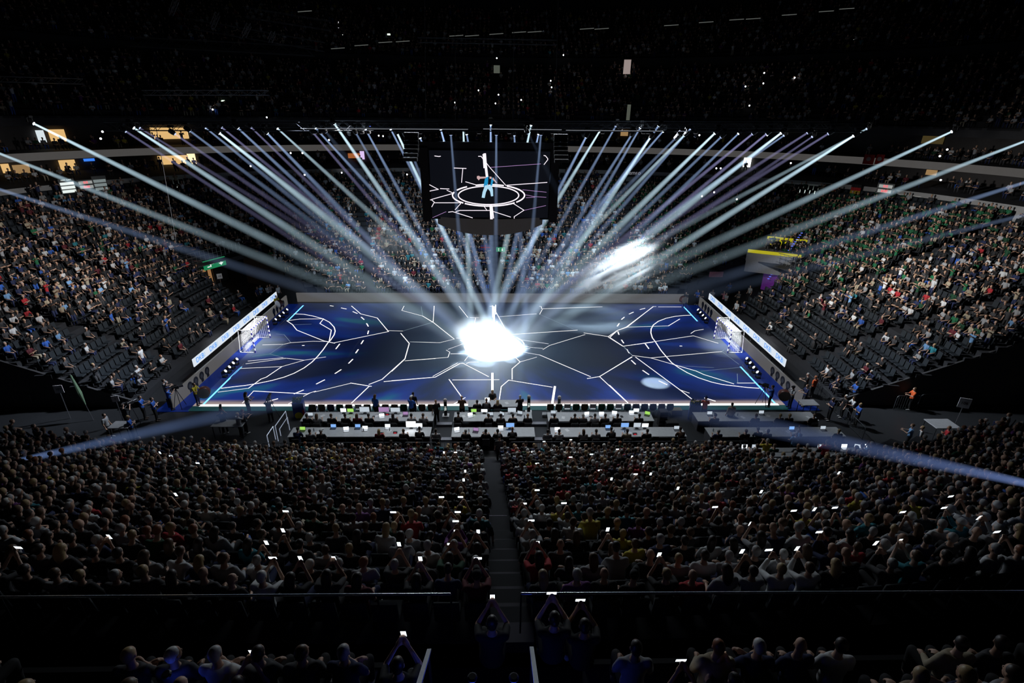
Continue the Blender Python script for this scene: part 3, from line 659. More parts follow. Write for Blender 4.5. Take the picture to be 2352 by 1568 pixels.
def bigmesh(name, V, L, S_, C, m):
    me = D.meshes.new(name); me.vertices.add(len(V)); me.vertices.foreach_set('co', V.astype(np.float32).ravel())
    me.loops.add(len(L)); me.loops.foreach_set('vertex_index', L.astype(np.int32)); me.polygons.add(len(S_))
    st = np.concatenate([[0], np.cumsum(S_)[:-1]]).astype(np.int32); me.polygons.foreach_set('loop_start', st); me.polygons.foreach_set('loop_total', S_.astype(np.int32))
    me.update(calc_edges=True)
    if C is not None:
        at = me.attributes.new('tint', 'FLOAT_COLOR', 'FACE'); at.data.foreach_set('color', np.hstack([C, np.ones((len(C), 1))]).astype(np.float32).ravel())
    me.polygons.foreach_set('use_smooth', np.ones(len(S_), bool)); me.materials.append(m); return me
stuff(tag(put('spectator_crowd', bigmesh('spectator_crowd', Vs, Ls, Ss, Cs, CROWDM)), 'seated crowd of thousands filling the stands around the court', 'crowd'))
print('crowd', len(crowd), 'faces', len(Ss), 'indiv', len(ind), 'seats', len(seats))
# ---- seats: empty ones nearest the camera on their own, all others one mesh
sm = MB().rbox((0, 0, .43), (.46, .42, .06), .02)
seat_m = sm.mesh('seat_pan', SEATM); bk = MB(); bk.box((0, -.22, .68), (.45, .05, .46), R=Matrix.Rotation(.12, 3, 'X')); back_m = bk.mesh('backrest', SEATM)
lg = MB(); lg.box((0, -.2, .2), (.36, .06, .4)); leg_m = lg.mesh('bracket', DARK)
emp = sorted([list(s) for s, o in zip(seats, isocc) if not o and -10 < s[5] < 2360 and s[6] < 1570], key=key)
own = emp[:300]; cnt = {}
for p in own:
    near_ = p[1] < -12; i_ = int(p[4])
    zn = 'south' if near_ else ('west' if p[0] < 0 else 'east'); kk = (zn, i_); cnt[kk] = cnt.get(kk, 0)+1
    o = thing('stadium_seat', uniq(f"empty dark seat, {ORD[min(cnt[kk]-1, 49)]} empty one from the camera, {ORD[i_]} row of {zn} stand"), 'seat', (p[0], p[1], p[2]), p[3], 'empty stadium seats')
    put('seat_pan', seat_m, o); put('backrest', back_m, o); put('bracket', leg_m, o)
sv = np.array(sm.v+bk.v, np.float32); sf = sm.f+[tuple(i+len(sm.v) for i in q) for q in bk.f]; sl = np.concatenate([np.array(q) for q in sf]); ss = np.array([len(q) for q in sf])
ownk = {(round(p[0], 2), round(p[1], 2)) for p in own}; V = []; L = []; Z = []; base = 0
for p in seats:
    if (round(p[0], 2), round(p[1], 2)) in ownk: continue
    c, s = math.cos(p[3]), math.sin(p[3]); W = sv.copy(); W[:, 0] = sv[:, 0]*c-sv[:, 1]*s+p[0]; W[:, 1] = sv[:, 0]*s+sv[:, 1]*c+p[1]; W[:, 2] += p[2]
    V.append(W); L.append(sl+base); Z.append(ss); base += len(sv)
stuff(tag(put('stadium_seating', bigmesh('stadium_seating', np.concatenate(V), np.concatenate(L), np.concatenate(Z), None, SEATM)), 'dark folding seats in curved rows under the crowd', 'seating'))
# ------------------------------------------------------------------ the glowing court
def court_material():
    m = mat('led_court', (.05, .066, .085), .42, var=.05); N, L = nt(m); b = N['Principled BSDF']
    tc = N.new('ShaderNodeTexCoord'); sp = N.new('ShaderNodeSeparateXYZ'); L.new(tc.outputs['Object'], sp.inputs[0])
    def mth(op, a, b_=None, c=None):
        q = N.new('ShaderNodeMath'); q.operation = op
        for i, v in enumerate((a, b_, c)):
            if v is None: continue
            if isinstance(v, (int, float)): q.inputs[i].default_value = v
            else: L.new(v, q.inputs[i])
        return q.outputs[0]
    X, Y = sp.outputs[0], sp.outputs[1]
    r = mth('SQRT', mth('ADD', mth('MULTIPLY', X, X), mth('MULTIPLY', mth('MULTIPLY', Y, Y), 2.2)))
    ang = mth('ARCTAN2', mth('MULTIPLY', Y, 1.5), X)
    cv = N.new('ShaderNodeCombineXYZ'); L.new(mth('MULTIPLY', ang, 2.6), cv.inputs[0]); L.new(mth('MULTIPLY', r, .05), cv.inputs[1])
    no = N.new('ShaderNodeTexNoise'); no.inputs['Scale'].default_value = 1.9; no.inputs['Detail'].default_value = 3; L.new(cv.outputs[0], no.inputs['Vector'])
    n2 = N.new('ShaderNodeTexNoise'); n2.inputs['Scale'].default_value = .09; L.new(tc.outputs['Object'], n2.inputs['Vector'])
    st = N.new('ShaderNodeMapRange'); st.interpolation_type = 'SMOOTHSTEP'; st.inputs[1].default_value = .40; st.inputs[2].default_value = .62; L.new(no.outputs[0], st.inputs[0])
    ax = mth('ABSOLUTE', X)
    # blue fields: outer thirds and the near side
    e1 = N.new('ShaderNodeMapRange'); e1.interpolation_type = 'SMOOTHSTEP'; e1.inputs[1].default_value = 9; e1.inputs[2].default_value = 17; L.new(mth('ADD', ax, mth('MULTIPLY', mth('SUBTRACT', n2.outputs[0], .5), 8.)), e1.inputs[0])
    e2 = N.new('ShaderNodeMapRange'); e2.interpolation_type = 'SMOOTHSTEP'; e2.inputs[1].default_value = 3.5; e2.inputs[2].default_value = 8.6; L.new(mth('MULTIPLY', Y, -1.), e2.inputs[0])
    fld = mth('MAXIMUM', mth('MULTIPLY', e1.outputs[0], .75), e2.outputs[0])
    amt = mth('MULTIPLY', fld, mth('ADD', mth('MULTIPLY', st.outputs[0], .9), .14))
    cr = N.new('ShaderNodeMix'); cr.data_type = 'RGBA'; cr.inputs[6].default_value = (.0, .015, .17, 1); cr.inputs[7].default_value = (0., .10, .16, 1)
    tg = N.new('ShaderNodeMapRange'); tg.inputs[1].default_value = .60; tg.inputs[2].default_value = .72; L.new(no.outputs[0], tg.inputs[0]); L.new(tg.outputs[0], cr.inputs[0])
    # warm grey band glowing inside the near touchline
    nb = N.new('ShaderNodeMapRange'); nb.interpolation_type = 'SMOOTHSTEP'; nb.inputs[1].default_value = 9.15; nb.inputs[2].default_value = 9.75; L.new(mth('MULTIPLY', Y, -1.), nb.inputs[0])
    c2 = N.new('ShaderNodeMix'); c2.data_type = 'RGBA'; L.new(nb.outputs[0], c2.inputs[0]); L.new(cr.outputs[2], c2.inputs[6]); c2.inputs[7].default_value = (.30, .23, .22, 1)
    L.new(c2.outputs[2], b.inputs['Emission Color'])
    L.new(mth('ADD', mth('MAXIMUM', amt, nb.outputs[0]), .06), b.inputs['Emission Strength'])
    m.cycles.emission_sampling = 'FRONT'; return m
court = thing('handball_court', 'dark blue lit sports floor crossed by glowing white lines, in the middle of the arena', 'court')
p = MB().box((0, .275, .012), (41.2, 20.75, .02)).obj('playing_surface', court_material(), court)
MB().box((0, -10.4, .01), (41.2, .6, .016)).obj('runoff_strip', mat('runoff_teal', (.03, .1, .1), .5, emit=(.02, .12, .13), es=.25), court, label='teal run-off strip along the desks')
for sx_ in (-1, 1): MB().box((sx_*21.6, -.2, .006), (2.2, 21.2, .012)).obj('runoff_mat', mat('runoff_blue', (.005, .02, .16), .5, emit=(0, .012, .13), es=.35), court, label='blue run-off matting beyond the goal lines')
W_, B_, V_ = glow('line_white', (1., .95, .93), 1.6, True), glow('line_blue', (.12, .45, 1.), 2.6), glow('line_faint', (.45, .62, .75), .5)
ZL = .028
def strip(mb, pts, wd, m=0):
    for a, b in zip(pts, pts[1:]):
        a, b = Vector((a[0], a[1], 0)), Vector((b[0], b[1], 0)); t = (b-a)
        if t.length < 1e-4: continue
        t.normalize(); n_ = Vector((-t.y, t.x, 0))*wd*.33; e = t*wd*.25
        z = Vector((0, 0, ZL+m*.002)); mb.quad(a-e-n_+z, b+e-n_+z, b+e+n_+z, a-e+n_+z, m)
def ZP(off): return lambda s: [onz(off+float(a)/3.92, 640+float(b)/3.92, ZL) for a, b in (q.split(',') for q in s.split())]
A_, BB_, C_ = ZP(400), ZP(900), ZP(1400)
ln = MB()
arcL = A_('1080,315 1170,320 1250,335 1340,360 1400,392 1440,435 1450,470 1440,505 1410,550 1385,575 1340,640 1290,700 1240,750 1170,802 1080,850 990,885 880,915 760,940 640,960 520,973 425,985')
arcR = C_('740,327 670,330 590,338 510,355 440,382 395,415 375,450 372,485 385,530 415,570 460,640 510,700 560,755 620,798 700,845 800,890 920,930 1020,952 1130,965 1240,978 1345,985')
strip(ln, arcL, .13); strip(ln, arcR, .13)
for f_, s, wd in [(A_, '1405,242 1432,246|1505,262 1550,272|1610,295 1648,312|1685,345 1710,367|1733,402 1748,428|1750,468 1743,496|1703,555 1684,585|1657,637 1636,667|1607,725 1572,760|1502,818 1450,852|1353,910 1282,946|1162,1002 1082,1034|930,1080 835,1106|1490,587 1457,630|1155,600 1170,600', .15),
                  (C_, '320,265 275,277|215,300 177,317|133,345 108,366|87,402 70,427|75,475 85,502|108,550 127,578|155,635 178,668|198,735 233,768|300,825 353,861|447,920 515,952|858,1073 950,1100|322,585 353,628|635,605 650,605', .15),
                  (A_, '1015,378 1130,362 1345,360 1312,402 1415,462 1395,565|1015,378 1065,412 1105,462 1345,558 1445,580|1445,575 1930,475 1828,352 1680,316 1597,245|970,790 830,885 780,903 670,985|1590,938 1775,968|1755,968 1597,1118|1195,1036 715,1010|2040,490 2117,582 2078,720 1872,905 1755,950|1890,925 2352,885', .11),
                  (A_, '797,595 985,590 1050,575 1250,562 1400,565|665,740 980,710|645,765 1010,715|1010,715 1170,733 1365,703|597,807 970,790 1170,733|670,985 395,1020|1930,466 2060,470|1590,940 1260,1020|1275,1010 1195,1036|715,1010 615,1118|1225,1027 1030,1125|2078,738 2352,718|2340,245 2333,385|2070,245 2050,285 2237,335 2325,390', .07),
                  (BB_, '370,390 562,543|277,335 370,390|118,722 0,832|657,580 618,553|530,675 700,675|0,917 390,885 610,765|390,885 610,763 640,760 870,880|515,905 630,1065|660,1070 560,1125|547,910 965,908|1155,748 1095,690|968,1085 985,970 1052,912 1443,975|908,247 1050,503 1670,462|1350,270 1895,252|1730,487 1950,520 2030,465 2115,437 2352,250|1330,685 1788,880|1760,898 1870,880 2160,703|1870,880 2125,1118|1083,905 1083,810 1155,748|1950,525 2080,607 2352,570', .1),
                  (BB_, '382,245 372,385|562,543 430,575 165,567|118,738 505,707 522,660 490,642|505,635 657,580|580,533 640,537|697,685 655,738|370,877 592,757|672,762 700,750 780,750|1155,748 1305,705|605,247 685,348|703,348 785,350|755,350 730,478|882,247 908,247|960,342 1302,315|1328,247 1345,250 1350,270|1355,275 1330,320|1740,502 1420,600 1360,637|1145,547 1410,585|1190,600 1235,615 1360,627|1180,633 1245,628|1160,655 1325,685', .07),
                  (BB_, '1468,970 1445,1118', .25), (BB_, '905,850 905,1085|919,250 919,480', .26), (BB_, '905,240 907,345|935,235 935,320', .12),
                  (C_, '150,435 395,250 420,250|440,253 645,253|530,424 632,362|5,525 70,465 150,435|5,530 122,607|235,705 635,1000 738,1080|0,958 165,1115|0,825 203,703|590,775 780,830 850,862 1118,945', .11),
                  (C_, '150,435 530,424|122,607 740,515 755,513 978,580|732,492 768,468 845,455|203,690 370,712 1012,655|370,712 590,775|635,1000 718,1028|1150,938 1310,938', .08)]:
    for q in s.split('|'): strip(ln, f_(q), wd)
for f_, s in [(A_, '1065,414 1235,408|917,497 990,503 1050,573|985,590 860,678 705,700|860,678 1010,715|2060,470 2325,392|2120,567 2352,572|2225,250 2237,335'), (BB_, '100,470 370,392|265,250 277,335|785,350 910,342|1330,320 1640,455|2090,610 2165,690'),
              (C_, '122,607 203,690|1012,655 1165,770|620,783 940,800|820,832 1185,797|1150,855 1155,938|1012,655 1030,640')]:
    for q in s.split('|'): strip(ln, f_(q), .05, 2)
# glowing rings around the middle
for rr, wd, seg in ((2.3, .12, (0, 360)), (2.62, .14, None)):
    for a0, a1 in ([(0, 360)] if seg else [(-52, -8), (4, 40), (48, 84), (96, 128), (135, 172), (186, 226), (236, 262), (272, 300)]):
        strip(ln, [(rr*math.cos(math.radians(a)), rr*math.sin(math.radians(a))) for a in np.linspace(a0, a1, max(6, int((a1-a0)/5)))], wd)
ln.box((0, -10.02, ZL), (40.3, .26, .01))
for s in (-1, 1):      # blue-lit goal lines, dark where the floor lamps stand
    for y0, y1, c in ((-10, -4.2, 1), (5.8, 9.9, 1)): strip(ln, [(s*19.98, y0), (s*19.98, y1)], .2, c)
ln.obj('court_lines', [W_, B_, V_], court, label='glowing white and blue lines and jagged cracks of light')
gl = MB()
for x in range(-20, 21, 4): strip(gl, [(x, -10), (x, 10)], .015)
for y in (-8, -4, 0, 4, 8): strip(gl, [(-20, y), (20, y)], .015)
gl.obj('panel_joints', glow('joint_line', (.3, .4, .5), .12), court)

# goals
def goal(sd, label):
    t = thing('handball_goal', label, 'goal', (sd*20, 0, .024), 0 if sd > 0 else PI)
    Wt, Bl = mat('goal_white', (.8, .8, .82), .35), mat('goal_blue', (.02, .02, .2), .35)
    def post(x0, y0, z0, x1, y1, z1):
        a, b = Vector((x0, y0, z0)), Vector((x1, y1, z1)); k = max(1, round((b-a).length/.2)); q = MB()
        for i in range(k): q.tube([a.lerp(b, i/k), a.lerp(b, (i+1)/k)], .055, 8, m=i % 2)
        return q
    for s in (-1, 1): post(0, s*1.54, 0, 0, s*1.54, 2.0).obj('post', [Bl, Wt], t)
    post(0, -1.54, 2.04, 0, 1.54, 2.04).obj('crossbar', [Bl, Wt], t)
    q = MB()
    for s in (-1, 1): q.tube([(0, s*1.54, 2.04), (1.05, s*1.54, 2.04), (1.25, s*1.54, .03), (0, s*1.54, .03)], .03, 6)
    q.tube([(1.25, -1.54, .03), (1.25, 1.54, .03)], .03, 6); q.obj('rear_frame', Wt, t)
    n_ = MB(); r = .009
    for i in range(24):
        y = -1.5+i*3./23; n_.tube([(.02, y, 2.0), (.8, y, 1.95), (1.0, y, 1.0), (.95, y, .05)], r, 3, caps=False)
    for z in np.linspace(.05, 1.95, 15): x = .95 if z < 1 else 1.0-(z-1)*.2; n_.tube([(.02, -1.5, z), (x, -1.5, z), (x, 1.5, z), (.02, 1.5, z)], r, 3, caps=False)
    for k in range(5): x = .15+k*.17; n_.tube([(x, -1.5, .05), (x, -1.5, 1.97), (x, 1.5, 1.97), (x, 1.5, .05)], r, 3, caps=False)
    n_.obj('net', mat('net_white', (.7, .72, .75), .8), t)
goal(-1, 'handball goal with blue and white striped posts, west end of the court')
goal(1, 'handball goal with blue and white striped posts, east end of the court')
# boards around the court
GREY = glow('led_board_grey', (.62, .6, .58), .135)
bb = thing('perimeter_board', 'long plain grey board along the far side of the court', 'board', (0, 11.15, 0)); MB().box((-.1, 0, .5), (41.8, .12, .98)).obj('screen', GREY, bb); MB().box((-.1, .25, .35), (41.8, .3, .7)).obj('bracket_frame', DARK, bb)
for sd, nm in ((-1, 'west'), (1, 'east')):
    x = sd*21.75; t = thing('perimeter_board', f'grey board with dark head drawings along the {nm} end of the court', 'board', (x, 0, 0))
    MB().box((0, 0, .5), (.12, 20.6, .98)).obj('screen', GREY, t); MB().box((sd*.22, 0, .35), (.3, 20.6, .7)).obj('bracket_frame', DARK, t)
    for y0 in (-7.4, 7.6):
        for k in range(4):
            q = MB(); R = Matrix.Rotation(PI/2, 3, 'Y'); c = (-sd*.068, y0+(k-1)*.78, .55)
            q.lathe([(.30, -.004), (.30, .004)], c, 20, 0, R); q.lathe([(.17, -.006), (.17, .006)], (c[0]-sd*.002, c[1], c[2]-.05), 16, 1, R); q.box((c[0], c[1], .2), (.01, .3, .3))
            q.obj('head_drawing', [mat('drawing_dark', (.012, .012, .014), .6), mat('drawing_grey', (.06, .06, .065), .6)], t)
    bx = sd*22.2; t = thing('banner_board', f'white banner board with blue bank lettering behind the {nm} goal', 'banner', (bx, 1.4, 1.15))
    MB().box((0, 0, .3), (.06, 15.6, .62)).obj('panel', glow('banner_white', (.82, .9, 1.), .85), t)
    pm = MB()
    for k in range(9): pm.box((sd*.1, -7.6+k*1.9, -.25), (.06, .06, 1.1))
    pm.obj('support', DARK, t)
    tm = textmesh('DKB', .55, glow('banner_blue', (.02, .3, .95), .95)); small = MB()
    for z in (-.12, 0, .12): small.box((.62, z, 0), (.26, .035, .006))
    sm_ = small.mesh('small_lettering', glow('banner_pale_blue', (.3, .6, .95), .8))
    for k in range(8):
        y = -6.9+k*1.95; o = put('lettering', tm, t, (-sd*.035, y, .31)); o.rotation_euler = (PI/2, 0, sd*-PI/2)
        o = put('small_lettering', sm_, t, (-sd*.036, y, .31)); o.rotation_euler = (PI/2, 0, sd*-PI/2)
# ------------------------------------------------------------------ trusses, lamps and their beams
def truss(name, label, a, b, m=None, w=.5, bay=.6, group=None):
    a, b = Vector(a), Vector(b); L_ = (b-a).length; t = (b-a).normalized(); o = thing(name, label, 'truss', a, 0, group)
    s = t.cross(Vector((0, 0, 1))).normalized(); u = s.cross(t); P = lambda d, i, j: t*d+s*(i*w/2)+u*(j*w/2)
    q = MB()
    for i in (-1, 1):
        for j in (-1, 1): q.tube([P(0, i, j), P(L_, i, j)], .028, 6)
    q.obj('chord', m or DARK, o); q = MB(); n_ = int(L_/bay)
    for k in range(n_):
        d0, d1 = k*L_/n_, (k+1)*L_/n_; z = 1 if k % 2 else -1
        for i in (-1, 1): q.tube([P(d0, i, -z), P(d1, i, z)], .015, 4, caps=False); q.tube([P(d0, z, i), P(d1, -z, i)], .015, 4, caps=False)
    q.obj('lattice', m or DARK, o); return o
TF, TR = -4.6, 4.0            # the two long trusses, south and north of the video cube
fl = ony(245, 290, TF); fr = ony(1990, 293, TF); rl = ony(330, 284, TR); rr_ = ony(1900, 287, TR)
truss('lighting_truss', 'long black lighting truss spanning the hall in front of the video cube', fl, fr, mat('truss_dark', (.06, .065, .075), .35, .7))
truss('lighting_truss', 'long black lighting truss hanging behind the video cube', rl, rr_, mat('truss_dark'))
ALU = mat('truss_aluminium', (.5, .52, .55), .35, .6)
truss('rigging_truss', 'short pale truss high over the west stand', ony(-60, 180, 14), ony(188, 187, 14), ALU, .45, .7)
truss('rigging_truss', 'pale truss with drooping cables above the west suites', ony(330, 213, 12), ony(616, 213, 12), ALU, .4, .6)
for k, (x0, y0, x1, y1) in enumerate([(405, 0, 392, 32), (500, 32, 488, 60), (572, 57, 560, 82), (628, 76, 620, 94)]): truss('rigging_truss', f'short steep ceiling truss, {ORD[k]} of four from the west', ony(x0, y0, 20), ony(x1, y1, 22), ALU, .35, .5)
for k, (x0, y0, x1, y1) in enumerate([(290, 95, 720, 118), (440, 55, 745, 108), (560, 28, 760, 60)]): truss('roof_girder', f'barely lit slanting roof girder, {["lowest", "middle", "topmost"][k]} of three', ony(x0, y0, 24), ony(x1, y1, 26), mat('girder', (.08, .085, .09), .5, .4), .9, 1.1)
truss('roof_girder', 'faint horizontal roof girder high over the video cube', ony(960, 92, 30), ony(1280, 98, 30), mat('girder'), .5, 1.2)
cb = MB()
for px, py0, px1, py1, y in [(616, 215, 640, 262, 11), (188, 188, 236, 268, 13), (330, 215, 342, 262, 11), (975, 0, 978, 280, 0), (1282, 0, 1275, 280, 0), (358, 290, 405, 560, 2), (1045, 60, 1046, 275, 0), (1180, 60, 1178, 275, 0)]:
    a, b = ony(px, py0, y), ony(px1, py1, y); md = a.lerp(b, .5)-Vector((0, 0, .25)); cbm = MB().tube([a, md, b], .022, 5)
    tag(cbm.obj('rigging_cable', mat('cable_grey', (.1, .1, .11), .5)), uniq(f"thin hanging cable {dict([(616, 'at the east end of the pale truss'), (188, 'below the truss over the west stand'), (330, 'at the west end of the pale truss'), (975, 'west of the video cube'), (1282, 'east of the video cube'), (358, 'dropping in front of the west suites'), (1045, 'above the west half of the video cube'), (1180, 'above the east half of the video cube')])[px]}"), 'cable')
# lamp meshes
q = MB(); q.rbox((0, 0, .06), (.32, .3, .14), .03); lamp_base = q.mesh('base', BLACK)
q = MB(); q.tube([(-.2, 0, 0), (-.22, 0, -.12), (-.22, 0, -.3)], .025, 6); q.tube([(.2, 0, 0), (.22, 0, -.12), (.22, 0, -.3)], .025, 6); q.box((0, 0, 0), (.42, .1, .04)); lamp_yoke = q.mesh('yoke', BLACK)
q = MB(); q.lathe([(.09, .2), (.15, .16), (.155, -.02), (.13, -.16), (.12, -.2)], n=14); lamp_head = q.mesh('head', BLACK, True)
q = MB(); q.lathe([(.1, -.201), (.1, -.206)], n=16); lens_m = q.mesh('lens', glow('lens_white', (.8, .92, 1.), 6.)); lens_d = MB().lathe([(.1, -.201), (.1, -.206)], n=16).mesh('lens', glow('lens_dim', (.5, .6, .9), 1.2))
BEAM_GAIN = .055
def beam_material():  # glowing volume stands in for lamp light scattered by the haze
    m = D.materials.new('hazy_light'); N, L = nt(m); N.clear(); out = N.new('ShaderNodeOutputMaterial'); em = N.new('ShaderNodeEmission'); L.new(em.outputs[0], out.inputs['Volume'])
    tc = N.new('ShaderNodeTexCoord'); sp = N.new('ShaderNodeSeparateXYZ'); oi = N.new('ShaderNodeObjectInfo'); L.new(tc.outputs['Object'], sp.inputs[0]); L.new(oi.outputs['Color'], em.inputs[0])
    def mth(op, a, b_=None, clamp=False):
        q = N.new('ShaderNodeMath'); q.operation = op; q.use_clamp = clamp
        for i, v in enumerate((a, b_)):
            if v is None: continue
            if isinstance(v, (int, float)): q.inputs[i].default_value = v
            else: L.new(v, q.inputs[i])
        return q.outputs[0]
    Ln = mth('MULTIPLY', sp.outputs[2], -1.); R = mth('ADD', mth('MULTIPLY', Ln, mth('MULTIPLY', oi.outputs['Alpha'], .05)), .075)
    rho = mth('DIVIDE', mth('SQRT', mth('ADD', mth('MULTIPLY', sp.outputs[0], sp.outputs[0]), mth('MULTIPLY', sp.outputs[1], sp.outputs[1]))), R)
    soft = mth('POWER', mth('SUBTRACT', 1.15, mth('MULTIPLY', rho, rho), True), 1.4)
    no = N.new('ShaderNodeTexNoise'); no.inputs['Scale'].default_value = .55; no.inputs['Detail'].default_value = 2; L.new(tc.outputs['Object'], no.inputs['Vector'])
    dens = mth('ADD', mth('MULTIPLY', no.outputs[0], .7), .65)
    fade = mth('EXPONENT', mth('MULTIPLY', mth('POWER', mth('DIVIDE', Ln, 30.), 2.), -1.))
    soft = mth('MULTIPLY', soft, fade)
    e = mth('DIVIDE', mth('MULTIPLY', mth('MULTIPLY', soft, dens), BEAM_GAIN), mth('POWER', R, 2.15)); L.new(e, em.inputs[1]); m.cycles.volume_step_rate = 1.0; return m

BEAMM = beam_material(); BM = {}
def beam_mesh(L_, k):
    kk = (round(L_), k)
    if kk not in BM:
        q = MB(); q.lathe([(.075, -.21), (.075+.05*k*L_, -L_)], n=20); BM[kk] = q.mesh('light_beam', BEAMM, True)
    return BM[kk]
WHT, BLU, PUR = (.62, .86, 1.), (.42, .6, 1.), (.52, .5, .95)
def lamp(label, P, T, bright, k, col, stop=1., watt=None, grp='moving head lamps on the trusses', lit=True, cut=None):
    P, T = Vector(P), Vector(T); o = thing('moving_head_lamp', label, 'stage lamp', P, 0, grp)
    put('base', lamp_base, o, (0, 0, .28)); y = put('yoke', lamp_yoke, o, (0, 0, .28))
    d = T-P; q = d.to_track_quat('-Z', 'Y').to_euler(); y.rotation_euler = (0, 0, math.atan2(d.y, d.x)+PI/2); L_ = d.length*stop
    h = put('head', lamp_head, o); h.rotation_euler = q; l = put('lens', lens_m if bright > .35 else lens_d, o); l.rotation_euler = q
    if lit:
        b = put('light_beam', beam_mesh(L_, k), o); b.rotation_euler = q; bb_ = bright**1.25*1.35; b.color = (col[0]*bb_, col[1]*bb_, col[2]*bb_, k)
        sl = D.lights.new('beam_light', 'SPOT'); sl.energy = (watt if watt is not None else 300000*bright); sl.spot_size = max(.05, 2*.05*k*1.0); sl.spot_blend = .6; sl.shadow_soft_size = .08; sl.color = (.8+.2*col[0], .85+.15*col[1], 1.)
        s = D.objects.new('beam_light', sl); COL.objects.link(s); s.parent = o; s.rotation_euler = q; s.location = d.normalized()*.25
    return o
# px, py of the lens, plane, brightness, spread, colour, aim row in the court (y), name
ctr = lambda ty, tx=0.: Vector((tx, ty, .05))
LW = [(282, 297, 'F', .16, .28, PUR, -1), (300, 289, 'F', .75, .5, WHT, 1.5), (316, 291, 'R', .14, .3, PUR, 2), (395, 303, 'F', .18, .4, PUR, 0), (430, 296, 'F', .26, .4, BLU, 2), (468, 290, 'R', .3, .4, BLU, 0),
      (498, 301, 'F', .95, .62, WHT, 1), (505, 289, 'R', .22, .4, PUR, 3), (541, 289, 'F', .36, .4, BLU, 3), (573, 289, 'R', .2, .35, PUR, 1), (609, 301, 'F', .42, .5, BLU, 2), (633, 291, 'R', .5, .42, WHT, 3), (716, 301, 'F', .2, .35, PUR, 0),
      (721, 290, 'R', .4, .36, BLU, 2), (764, 278, 'F', .85, .56, WHT, 4), (815, 301, 'F', .22, .4, BLU, 3), (837, 292, 'R', .4, .42, BLU, 4), (895, 292, 'R', .42, .42, BLU, 2), (910, 301, 'F', .8, .36, WHT, 5), (929, 306, 'F', .22, .4, BLU, 1), (963, 312, 'R', .4, .4, BLU, 4),
      (1011, 292, 'R', .7, .4, BLU, 4), (1064, 294, 'R', .8, .42, WHT, 6), (1071, 303, 'R', .4, .4, BLU, 4), (1127, 281, 'R', .6, .45, BLU, 3), (1181, 306, 'R', .35, .4, BLU, 6), (1221, 282, 'R', .8, .45, WHT, 6), (1238, 303, 'R', .5, .4, BLU, 5),
      (1035, 303, 'F', .2, .34, BLU, 1), (1140, 303, 'F', .24, .34, BLU, 0), (1243, 303, 'F', .2, .34, BLU, 1),
      (1290, 318, 'F', .45, .42, BLU, 2), (1349, 309, 'F', .45, .42, BLU, 3), (1380, 297, 'R', .8, .46, WHT, 4), (1417, 285, 'R', .34, .36, BLU, 1), (1453, 306, 'F', .32, .4, BLU, 2), (1473, 289, 'R', .36, .4, BLU, 4), (1497, 311, 'F', .78, .54, WHT, 3),
      (1517, 283, 'F', .4, .36, BLU, 2), (1526, 298, 'R', .36, .38, BLU, 3), (1555, 314, 'F', .2, .5, BLU, 4), (1576, 306, 'F', .5, .44, WHT, 2), (1589, 292, 'R', .34, .36, BLU, 1), (1647, 301, 'F', .85, .56, WHT, 3), (1661, 310, 'F', .3, .38, BLU, 4),
      (1700, 303, 'R', .36, .4, BLU, 2), (1734, 303, 'F', .3, .36, PUR, 3), (1766, 303, 'F', .3, .36, PUR, 1), (1800, 301, 'F', .95, .6, WHT, 2), (1805, 308, 'R', .3, .4, BLU, 3), (1861, 301, 'F', .2, .38, PUR, 2), (1870, 311, 'R', .16, .4, PUR, 3), (1909, 303, 'F', .2, .38, PUR, 1), (1967, 308, 'F', .9, .42, WHT, 4)]
cn = {'F': 0, 'R': 0}; nmz = {'F': 'truss before the video cube', 'R': 'truss behind the video cube'}
for px, py, pl, br, k, col, ty in LW:
    P = ony(px, py, TF if pl == 'F' else TR); i_ = cn[pl]; cn[pl] += 1
    front_ = pl == 'F' and abs(px-1140) < 110
    lamp(uniq(f"black moving head lamp on the {nmz[pl]}, {ORD[i_]} from the west"), P, Vector((P.x*.6, -7.2, .05)) if front_ else ctr(-1.0+float(rng.normal(0, 1.15)), -.1+float(rng.normal(0, 1.2))), br, k, col, .985, 2500 if front_ else None)
OUT = [(70, 280, -3, .75, .42, WHT, -1.5, 'single bright lamp hanging at the far west above the stand'), (-40, 337, -9, .45, .42, WHT, -1, 'lamp beyond the west edge lighting the hall over the scoreboards'), (-50, 419, -16, .22, .5, BLU, -1, 'lower lamp beyond the west edge over the west stand'),
       (1996, 293, 4, .35, .3, WHT, 4, 'bright lamp just past the east end of the front truss'), (2193, 299, -3, .62, .42, WHT, 0, 'bright single lamp hanging over the east suites'), (2370, 318, -8, .5, .42, WHT, 0, 'lamp at the east edge high over the suites'), (2420, 398, -14, .26, .5, BLU, -1, 'lower lamp beyond the east edge over the east stand'), (2450, 470, -18, .13, .5, BLU, 0, 'dimmest lamp beyond the east edge')]
for px, py, y, br, k, col, ty, lb in OUT: lamp(uniq(lb), ony(px, py, y), ctr(ty), br, k, col, .98, grp=None)
